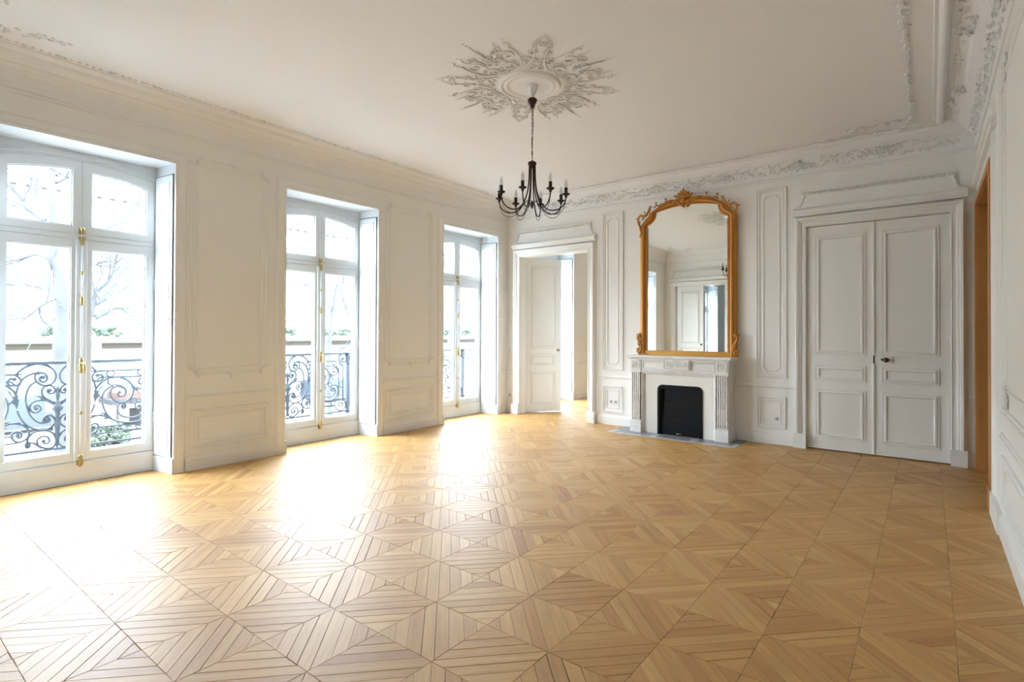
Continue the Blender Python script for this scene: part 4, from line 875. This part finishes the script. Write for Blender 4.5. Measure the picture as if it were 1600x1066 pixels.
for (x, y, lab) in ((-28.5, 9.0, 'low leafy planter box beside the street stall'), (-25.5, 8.1, 'nearer low leafy planter box in the street')):
    r = empty('planter_box', (x, y, -4.5)); tag(r, lab, 'planter')
    b = MB(); b.box(-.35, .35, -.9, .9, 0, .45); o = b.build('box', 'stall'); o.parent = r
    b = MB()
    for k in range(160): b.blob((rr.uniform(-.4, .4), rr.uniform(-.95, .95), rr.uniform(.45, .95)), (rr.uniform(.05, .13),)*3, seg=5, rings=3)
    o = b.build('foliage', 'leaf'); o.parent = r; tag(o, kind='stuff')
# ================================================================== FIREPLACE
fp = empty('fireplace', (2.97, BACKY, 0)); tag(fp, 'pale veined marble fireplace with fluted legs under the gilt mirror', 'fireplace')
def fbox(name, m_, x0, x1, y0, y1, z0, z1, parent=fp):
    b = MB(); b.box(x0, x1, y0, y1, z0, z1); return b.build(name, m_, parent)
XL, XR, YF = 2.335, 3.612, 6.50
b = MB()
prof = [(0, 0.955), (0, 0.962), (0.010, 0.966), (0.014, 0.978), (0.030, 0.984), (0.036, 0.990), (0.036, 1.010), (0.030, 1.014), (-0.25, 1.014)]
b.sweep([(XL, BACKY), (XL, YF), (XR, YF), (XR, BACKY)], prof, lambda x, y, h: (x, y, h), side=-1); b.box(XL+0.01, XR-0.01, YF+0.01, BACKY, 0.955, 1.0135); b.build('mantel_shelf', 'marble', fp)
fbox('frieze', 'marble', XL+0.14, XR-0.14, YF+0.02, BACKY, 0.80, 0.958)
for x0, x1 in ((XL, XL+0.155), (XR-0.155, XR)):
    lg = fbox('leg', 'marble', x0+0.010, x1-0.010, YF+0.026, BACKY, 0.14, 0.800)
    fbox('leg_plinth', 'marble', x0, x1, YF-0.005, BACKY, 0, 0.145, lg)
    n = 4; ww = (x1-x0-0.05)/n
    for i in range(n+1):
        xx = x0+0.025+i*ww
        b = MB(); b.box(xx-0.0065, xx+0.0065, YF+0.002, YF+0.027, 0.165, 0.785); b.build('flute_fillet', 'marble', lg)
    for i in range(n):
        xx = x0+0.025+(i+.5)*ww; b = MB(); b.tube([(xx, YF+0.018, 0.17), (xx, YF+0.018, 0.40)], 0.0085, 8); b.build('flute_rod', 'marble', lg)
    fbox('leg_cap', 'marble', x0-0.002, x1+0.002, YF-0.004, BACKY, 0.800, 0.826, lg)
    cb = fbox('corner_block', 'marble', x0+0.004, x1-0.004, YF+0.004, BACKY, 0.826, 0.957)
    b = MB(); b.sweep(rect(x0+0.018, x1-0.018, 0.836, 0.95), [(0, 0), (0.004, 0.010), (0.012, 0.010), (0.016, 0)], lambda a, c, h: (a, YF+0.004-h, c), closed=True); b.build('block_moulding', 'marble', cb)
    cx, cz = (x0+x1)/2, 0.893
    b = MB(); b.blob((cx, YF+0.002, cz), (0.012, 0.012, 0.012), seg=8, rings=5)
    for k in range(8):
        a = k*math.pi/4; b.blob((cx+math.cos(a)*0.024, YF+0.003, cz+math.sin(a)*0.024), (0.017, 0.008, 0.008), Matrix.Rotation(-a, 3, 'Y'), seg=6, rings=4)
    b.build('rosette', 'marble', cb)
for x0, x1 in ((XL+0.17, 2.80), (3.145, XR-0.17)):
    b = MB(); b.sweep(rect(x0, x1, 0.835, 0.945), [(0, 0), (0.003, 0.012), (0.011, 0.012), (0.018, 0)], lambda a, c, h: (a, YF+0.02-h, c), closed=True); b.build('frieze_moulding', 'marble', fp)
b = MB(); b.sweep([(XL+0.15, 0.800), (XR-0.15, 0.800)], [(0, 0), (0, 0.010), (0.006, 0.016), (0.018, 0.016), (0.024, 0)], lambda a, c, h: (a, YF+0.02-h, c)); b.build('architrave', 'marble', fp)
pq = fbox('carved_plaque', 'marble', 2.795, 3.150, YF-0.014, YF+0.03, 0.838, 0.985)
b = MB(); b.sweep(rect(2.808, 3.137, 0.847, 0.975), [(0, 0), (0.003, 0.010), (0.009, 0.010), (0.014, 0)], lambda a, c, h: (a, YF-0.014-h, c), closed=True); b.build('plaque_moulding', 'marble', pq)
b = MB(); cz = 0.912
for s in (-1, 1):
    P = [(2.972+s*t*0.13, cz+0.014*math.sin(t*9)-0.008*t) for t in [i/12 for i in range(13)]]
    b.tube([(x, YF-0.018, z) for x, z in P], 0.007, 6)
    for i, (x, z) in enumerate(P):
        for q in (-1, 1): b.blob((x+s*0.004, YF-0.018, z+q*0.016), (0.014, 0.010, 0.006), Matrix.Rotation(q*0.8*s, 3, 'Y'), seg=5, rings=3)
    b.tube([(2.972+s*x, YF-0.018, z) for x, z in [(0.0, cz-.03), (.02, cz-.01), (.03, cz+.02), (.015, cz+.035), (.004, cz+.02)]], 0.006, 6)
b.blob((2.972, YF-0.018, cz+0.005), (0.014, 0.014, 0.034), seg=8, rings=5)
b.build('carving', 'marble', pq)
# inner stone panel with arched-corner opening, steel insert
IX0, IX1, IZ = 2.700, 3.285, 0.640; IY = 6.56
def rounded(x0, x1, z1, r, n=5, z0=0.0):
    P = [(x0, z0)]+[(x0+r-r*math.cos(t), z1-r+r*math.sin(t)) for t in [i*math.pi/2/n for i in range(n+1)]]+[(x1-r+r*math.sin(t), z1-r+r*math.cos(t)) for t in [i*math.pi/2/n for i in range(n+1)]]+[(x1, z0)]
    return P
def open_ring(mb, outer, inner, y0, y1):
    n = len(outer); v = [(p[0], y, p[1]) for y in (y0, y1) for P in (outer, inner) for p in P]; fs = []
    for i in range(n-1):
        fs += [(i, i+1, n+i+1, n+i), (2*n+i, 2*n+i+1, 3*n+i+1, 3*n+i), (i, i+1, 2*n+i+1, 2*n+i), (n+i, n+i+1, 3*n+i+1, 3*n+i)]
    mb.add(v, fs)
inner = rounded(IX0, IX1, IZ, 0.065)
def project_out(P, x0, x1, z1):
    o = []
    for k, (x, z) in enumerate(P):
        if k == 0: o.append((x0, 0))
        elif k == len(P)-1: o.append((x1, 0))
        else:
            t = (k-1)/(len(P)-3)
            o.append((x0, z1) if t < .12 else ((x1, z1) if t > .88 else (x0+(x1-x0)*(t-.12)/.76, z1)))
    return o
b = MB(); open_ring(b, project_out(inner, XL+0.185, XR-0.185, 0.775), inner, IY, IY+0.05); b.build('stone_panel', 'stone', fp)
b = MB(); b.sweep([(XL+0.155, 0), (XL+0.155, 0.80), (XR-0.155, 0.80), (XR-0.155, 0)], [(0, -0.02), (0.012, -0.02), (0.014, -0.035), (0.026, -0.038), (0.030, -0.055), (0.034, -0.06)], lambda a, c, h: (a, YF-h, c), side=-1); b.build('marble_return', 'marble', fp)
b = MB(); open_ring(b, rounded(IX0-0.001, IX1+0.001, IZ+0.001, 0.066), rounded(IX0+0.028, IX1-0.028, IZ-0.028, 0.045), IY-0.014, IY+0.10); ins = b.build('insert_frame', 'black', fp)
b = MB(); open_ring(b, rounded(IX0+0.028, IX1-0.028, IZ-0.028, 0.045), rounded(IX0+0.050, IX1-0.050, IZ-0.050, 0.03), IY+0.008, IY+0.10); b.build('inner_frame', 'black', ins)
for k, (z0, z1, yy) in enumerate(((0.412, 0.60, 0.045), (0.222, 0.418, 0.033), (0.012, 0.228, 0.021))):
    b = MB(); b.box(IX0+0.045, IX1-0.045, IY+yy, IY+yy+0.008, z0, z1); b.box(IX0+0.045, IX1-0.045, IY+yy-0.007, IY+yy, z0, z0+0.008); b.build('shutter_plate', 'black', fp)
b = MB(); b.tube([(2.95, IY+0.004, 0.028), (2.965, IY-0.012, 0.028), (3.005, IY-0.012, 0.028), (3.02, IY+0.004, 0.028)], 0.006, 6); b.build('shutter_pull', 'chrome', fp)
fbox('firebox_back', 'black', IX0-0.01, IX1+0.01, IY+0.10, BACKY-0.01, 0, IZ)
# hearth: grey marble slabs flush with the floor
he = empty('hearth', (2.94, 6.5, 0)); tag(he, 'grey marble hearth slabs set in the parquet before the fireplace', 'hearth')
def slab(x0, x1, y0, y1, m_):
    b = MB(); b.box(x0, x1, y0, y1, -0.010, 0.0035); b.build('slab', m_, he)
slab(2.115, 3.752, 6.275, 6.335, 'slate2'); slab(2.115, 2.18, 6.337, 6.49, 'slate2'); slab(3.687, 3.752, 6.337, 6.49, 'slate2')
xs = [2.182, 2.68, 2.76, 3.19, 3.27, 3.685]
for i in range(5): slab(xs[i], xs[i+1]-0.002, 6.337, 6.49, 'slate2' if i % 2 else 'slate')
slab(2.115, 2.331, 6.492, 6.79, 'slate'); slab(3.615, 3.752, 6.492, 6.79, 'slate')
slab(2.526, 3.421, 6.492, 6.556, 'slate')
# ================================================================== GILT MIRROR
MY = 6.735
mi = empty('gilt_mirror', (2.97, MY, 1.014)); tag(mi, 'tall arched mirror in a carved gilt frame standing on the mantel', 'mirror')
ML, MR = 2.470, 3.540
def mpath(o):                                    # glass outline grown outwards by o
    L, R_, cz = ML-o, MR+o, 2.76
    P = [(L, 1.016), (L, cz+o*0.1)]
    rn = 0.155
    # concave notch then low arch
    cxn, czn = ML-0.030, 2.915   # centre of the concave corner arc (mirrored on the other side)
    rr0 = rn-o
    a0, a1 = math.radians(-72), math.radians(2)
    for i in range(7):
        a = a0+(a1-a0)*i/6; P.append((cxn+rr0*math.cos(a), czn+rr0*math.sin(a)))
    return P
def mirror_outline(o):
    left = mpath(o)
    hw = 2.97+0.035-left[-1][0] if False else (ML+MR)/2-left[-1][0]
    zs, zt = left[-1][1]+0.0, 2.975+o*1.0
    ar = arch(hw, zs, zt, 16); cx = (ML+MR)/2
    P = left[:-1]+[(cx+p[0], p[1]) for p in ar]+[(2*cx-p[0], p[1]) for p in left[:-1][::-1]]
    return P
glass = mirror_outline(0.004); b = MB(); b.add([(x, MY+0.004, z) for x, z in glass], [tuple(range(len(glass)))]); b.build('mirror_glass', 'mirror', mi)
outer = mirror_outline(0.098); b = MB(); b.prism(outer, MY+0.006, MY+0.045, lambda a, c, h: (a, h, c)); b.build('back_board', 'frame_oak', mi)
path = mirror_outline(0.0)
def loft(name, offs, m_):
    rings = [(mirror_outline(o), y) for o, y in offs]; n = len(rings[0][0]); v = []; fs = []
    for P, y in rings: v += [(p[0], y, p[1]) for p in P]
    for k in range(len(rings)-1):
        fs += [(k*n+i, k*n+i+1, (k+1)*n+i+1, (k+1)*n+i) for i in range(n-1)]
    b = MB(); b.add(v, fs); return b.build(name, m_, mi)
loft('frame_inner_bead', [(-0.004, MY+0.004), (-0.004, MY-0.004), (0.006, MY-0.012), (0.014, MY-0.010), (0.018, MY-0.004)], 'gilt')
loft('frame_moulding', [(0.018, MY-0.004), (0.022, MY-0.018), (0.034, MY-0.034), (0.050, MY-0.040), (0.064, MY-0.034), (0.070, MY-0.022), (0.074, MY-0.012)], 'gilt')
loft('frame_outer_band', [(0.074, MY-0.012), (0.086, MY-0.010), (0.096, MY-0.004), (0.099, MY+0.010), (0.099, MY+0.045)], 'gilt_plain')
b = MB(); b.prism([(0, 1.014), (-0.030, 1.014), (-0.030, 1.066), (-0.018, 1.074), (0, 1.078)], ML-0.02, MR+0.02, lambda u, z, h: (h, MY+0.012+u, z)); b.build('bottom_rail', 'gilt_plain', mi)
b = MB(); n_ = 0
for s, x in ((1, ML+0.006), (-1, MR-0.006)):
    for k in range(58): b.blob((x, MY-0.012, 1.09+k*0.0285), (0.005, 0.006, 0.012), seg=5, rings=3)
tag(b.build('pearl_beading', 'gilt', mi), kind='stuff')
cxm = (ML+MR)/2
def g_leaf(b, x, z, a, l, w_=None, y=None):
    b.blob((x, (MY-0.040) if y is None else y, z), (l, 0.014, (w_ or l*.38)), Matrix.Rotation(-a, 3, 'Y'), seg=6, rings=4)
def g_tube(b, P, r, y=MY-0.040, k=4, taper=True):
    q = cat_rom([Vector(p) for p in P], k); n = len(q)
    b.tube([(p.x, y, p.y) for p in q], [r*((1-.55*i/n) if taper else 1) for i in range(n)], 7)
# cartouche at the crown
b = MB(); zc = 3.055
for k in range(7):
    a = math.radians(20+k*23.3); g_leaf(b, cxm-0.02+math.cos(a)*0.060, zc+math.sin(a)*0.060, a, 0.050, 0.018)
for k in range(5):
    a = math.radians(35+k*27.5); g_leaf(b, cxm-0.02+math.cos(a)*0.03, zc-0.005+math.sin(a)*0.03, a, 0.032, 0.012, MY-0.052)
b.blob((cxm-0.02, MY-0.05, zc-0.025), (0.030, 0.022, 0.035), seg=10, rings=6)
g_leaf(b, cxm-0.02, zc+0.095, math.pi/2, 0.030, 0.015)
for s in (-1, 1):
    g_tube(b, [(cxm-0.02+s*0.015, zc-0.095), (cxm-0.02+s*0.05, zc-0.075), (cxm-0.02+s*0.085, zc-0.03), (cxm-0.02+s*0.115, zc-0.02), (cxm-0.02+s*0.125, zc-0.045), (cxm-0.02+s*0.105, zc-0.055)], 0.016)
    g_leaf(b, cxm-0.02+s*0.10, zc+0.03, math.pi/2-s*0.9, 0.035, 0.015)
b.build('cartouche', 'gilt', mi)
# leafy runs along the arch
for s in (-1, 1):
    b = MB()
    for k in range(9):
        t = 0.13+k*0.035; z = arch_z(t, 0.50, 2.99, 3.045); g_leaf(b, cxm+s*t, z-0.018+0.008*(k % 2), (0.5 if k % 2 else -0.6)*s-s*0.15, 0.034*(1-k*.05), 0.011)
    g_tube(b, [(cxm+s*0.12, 3.035), (cxm+s*0.20, 3.05), (cxm+s*0.28, 3.02), (cxm+s*0.33, 3.02)], 0.010)
    b.build('leaf_spray', 'gilt', mi)
    b = MB()
    for t in (0.27, 0.405):
        z = arch_z(t, 0.50, 2.975, 3.068)+0.028; b.tube([(cxm+s*t, MY-0.01, z-0.03), (cxm+s*t, MY-0.01, z+0.01)], 0.007, 6); b.blob((cxm+s*t, MY-0.01, z+0.015), (0.015, 0.014, 0.012), seg=7, rings=5)
    b.build('stud', 'gilt', mi)
    # shoulder scroll and ear
    b = MB(); x0 = cxm+s*(MR-ML)/2
    g_tube(b, [(x0-s*0.055, 2.985), (x0-s*0.035, 2.94), (x0+s*0.00, 2.895), (x0+s*0.045, 2.885), (x0+s*0.08, 2.905)], 0.017, taper=False)
    g_tube(b, [(x0+s*0.075, 2.72), (x0+s*0.105, 2.79), (x0+s*0.115, 2.85), (x0+s*0.085, 2.90), (x0+s*0.045, 2.885), (x0+s*0.04, 2.85), (x0+s*0.07, 2.845)], 0.016)
    for k in range(5): g_leaf(b, x0+s*(0.095-0.006*k), 2.80-k*0.036, -1.3*s+0.5*(k % 2), 0.030-.003*k, 0.012)
    g_leaf(b, x0+s*0.135, 2.865, 0.1*s, 0.022, 0.008); g_leaf(b, x0-s*0.062, 3.0, 0, 0.022, 0.012); g_leaf(b, x0+s*0.02, 2.935, 1.2*s, 0.02, 0.008); g_leaf(b, x0+s*0.085, 2.62, 1.57, 0.022, 0.010)
    b.build('shoulder_scroll', 'gilt', mi)
    # foot scroll
    b = MB()
    g_tube(b, [(x0+s*0.080, 1.30), (x0+s*0.120, 1.25), (x0+s*0.10, 1.19), (x0+s*0.065, 1.13), (x0+s*0.075, 1.07), (x0+s*0.115, 1.045), (x0+s*0.125, 1.09), (x0+s*0.10, 1.10)], 0.018)
    for k in range(7): g_leaf(b, x0+s*(0.085+0.02*(k % 2)), 1.05+k*0.034, 1.4-0.6*(k % 2)*s, 0.032, 0.012)
    b.blob((x0+s*0.125, MY-0.03, 1.285), (0.016, 0.014, 0.014), seg=7, rings=5)
    b.box(min(x0+s*0.0, x0+s*0.115), max(x0+s*0.0, x0+s*0.115), MY-0.035, MY+0.03, 1.0145, 1.035)
    b.build('foot_scroll', 'gilt', mi)
# ================================================================== CHANDELIER
CXX, CYY = 2.832, 3.62; ZC = 3.295
ch = empty('chandelier', (CXX, CYY, ZC)); tag(ch, 'dark iron eight-arm chandelier with frosted candle bulbs hanging from the rosette', 'chandelier')
P = lambda x, y, z: (CXX+x, CYY+y, z)
b = MB(); b.lathe([(0, 3.292), (0.030, 3.290), (0.040, 3.280), (0.036, 3.262), (0.022, 3.235), (0.016, 3.215), (0.008, 3.208), (0, 3.207)], (CXX, CYY, 0), 20); b.build('canopy', 'bronze', ch)
b = MB(); b.tube([P(0, 0, 3.29), P(0, 0, 3.315)], 0.005, 6); b.build('ceiling_hook', 'chrome', ch)
lk = MB(); lk.tube([(0.0065*math.cos(t), 0, 0.0185*math.sin(t)) for t in [i*math.pi/5 for i in range(11)]], 0.0022, 5, False)
l0 = lk.build('chain_link', 'bronze'); l0.parent = ch
zt, zb = 3.205, 2.775; nl = int((zt-zb)/0.030)
for i in range(nl):
    o = l0 if i == 0 else l0.copy()
    if i: C.objects.link(o); o.parent = ch
    o.location = (0, 0, zt-0.012-i*(zt-zb)/nl-ZC); o.rotation_euler = (0, 0, (math.pi/2)*(i % 2)+0.5)
b = MB(); b.tube([P(0.004, 0.002, 3.21), P(0.009, 0.003, 3.05), P(-0.006, 0, 2.92), P(0.003, 0.0, 2.77)], 0.0022, 5); b.build('electric_cord', 'bronze', ch)
b = MB(); b.lathe([(0, 2.768), (0.008, 2.765), (0.014, 2.752), (0.032, 2.750), (0.036, 2.742), (0.036, 2.730), (0.030, 2.722), (0.028, 2.700), (0.022, 2.696), (0, 2.696)], (CXX, CYY, 0), 20); b.build('collar', 'bronze', ch)
b = MB(); b.lathe([(0, 2.425), (0.006, 2.42), (0.012, 2.40), (0.014, 2.385), (0.006, 2.37), (0.008, 2.36), (0, 2.352)], (CXX, CYY, 0), 12); b.build('finial', 'bronze', ch)
arm_r = [(0.026, 2.715), (0.029, 2.60), (0.040, 2.51), (0.065, 2.43), (0.10, 2.372), (0.145, 2.336), (0.195, 2.330), (0.245, 2.345), (0.280, 2.385), (0.292, 2.43)]
wire_r = [(0.290, 2.425), (0.280, 2.36), (0.250, 2.315), (0.205, 2.296), (0.155, 2.305), (0.110, 2.345), (0.075, 2.395), (0.045, 2.418), (0.022, 2.405), (0.020, 2.380), (0.034, 2.372)]
vd = Vector((CXX-CX, CYY, 0)).normalized(); a_near = math.atan2(-vd.y, -vd.x)
for k in range(8):
    a = a_near+math.radians(-15+45*k)
    # positive angle must move to the right in view
    ca, sa = math.cos(a), math.sin(a)
    q = lambda r, z: P(r*ca, r*sa, z)
    b = MB(); b.tube([q(p.x, p.y) for p in cat_rom([Vector(x) for x in arm_r], 4)], 0.0052, 7); arm = b.build('arm', 'bronze', ch)
    b = MB(); b.tube([q(p.x, p.y) for p in cat_rom([Vector(x) for x in wire_r], 3)], 0.0022, 5); b.build('wire_scroll', 'bronze', arm)
    c0 = q(0.292, 0)
    b = MB(); b.lathe([(0, 2.425), (0.010, 2.430), (0.012, 2.446), (0.028, 2.452), (0.034, 2.462), (0.030, 2.460), (0.012, 2.456), (0, 2.456)], (c0[0], c0[1], 0), 14); b.build('drip_pan', 'bronze', arm)
    b = MB(); b.lathe([(0, 2.454), (0.0135, 2.455), (0.0145, 2.510), (0.012, 2.513), (0, 2.513)], (c0[0], c0[1], 0), 12); b.build('candle_sleeve', 'bronze', arm)
    b = MB(); b.lathe([(0, 2.511), (0.010, 2.513), (0.0125, 2.524), (0.0140, 2.536), (0.0125, 2.553), (0.007, 2.572), (0.002, 2.583), (0, 2.584)], (c0[0], c0[1], 0), 14); b.build('bulb', 'bulb', arm)
# ================================================================== SOCKETS AND SWITCHES
def socket(fn, a, z, n, label, sz=0.075, name='wall_socket'):
    w_ = sz*n
    c = fn(a, z, 0); r = empty(name, c); tag(r, label, 'socket' if 'socket' in name else 'switch')
    b = MB(); b.prism([(a-w_/2, z-sz/2), (a+w_/2, z-sz/2), (a+w_/2, z+sz/2), (a-w_/2, z+sz/2)], 0, 0.010, fn); b.build('plate', 'plastic', r)
    for k in range(n):
        cx = a-w_/2+sz*(k+.5)
        if 'socket' in name:
            b = MB(); b.prism([(cx+0.020*math.cos(t), z+0.020*math.sin(t)) for t in [i*math.pi/6 for i in range(12)]], 0.0101, 0.0115, fn); b.build('socket_well', 'hole', r)
            b = MB(); b.prism([(cx-.004, z+.006), (cx+.004, z+.006), (cx+.004, z+.014), (cx-.004, z+.014)], 0.0116, 0.014, fn); b.build('earth_pin', 'chrome', r)
        else:
            b = MB(); b.prism([(cx-.026, z-.026), (cx+.026, z-.026), (cx+.026, z+.026), (cx-.026, z+.026)], 0.010, 0.013, fn); b.build('rocker', 'plastic', r)
socket(BACK, 1.935, 0.328, 2, 'white double wall socket in the small panel left of the fireplace')
socket(BACK, 4.085, 0.300, 1, 'white single wall socket in the small panel right of the fireplace')
socket(BACK, 0.045, 0.291, 1, 'small white wall socket low in the corner beside the open door', 0.05)
socket(BACK, 0.045, 1.015, 1, 'small white light switch in the corner beside the open door', 0.05, 'light_switch')
socket(RIGHT, 4.35, 0.43, 1, 'small white switch plate in the lower panel of the right wall', 0.06, 'light_switch')
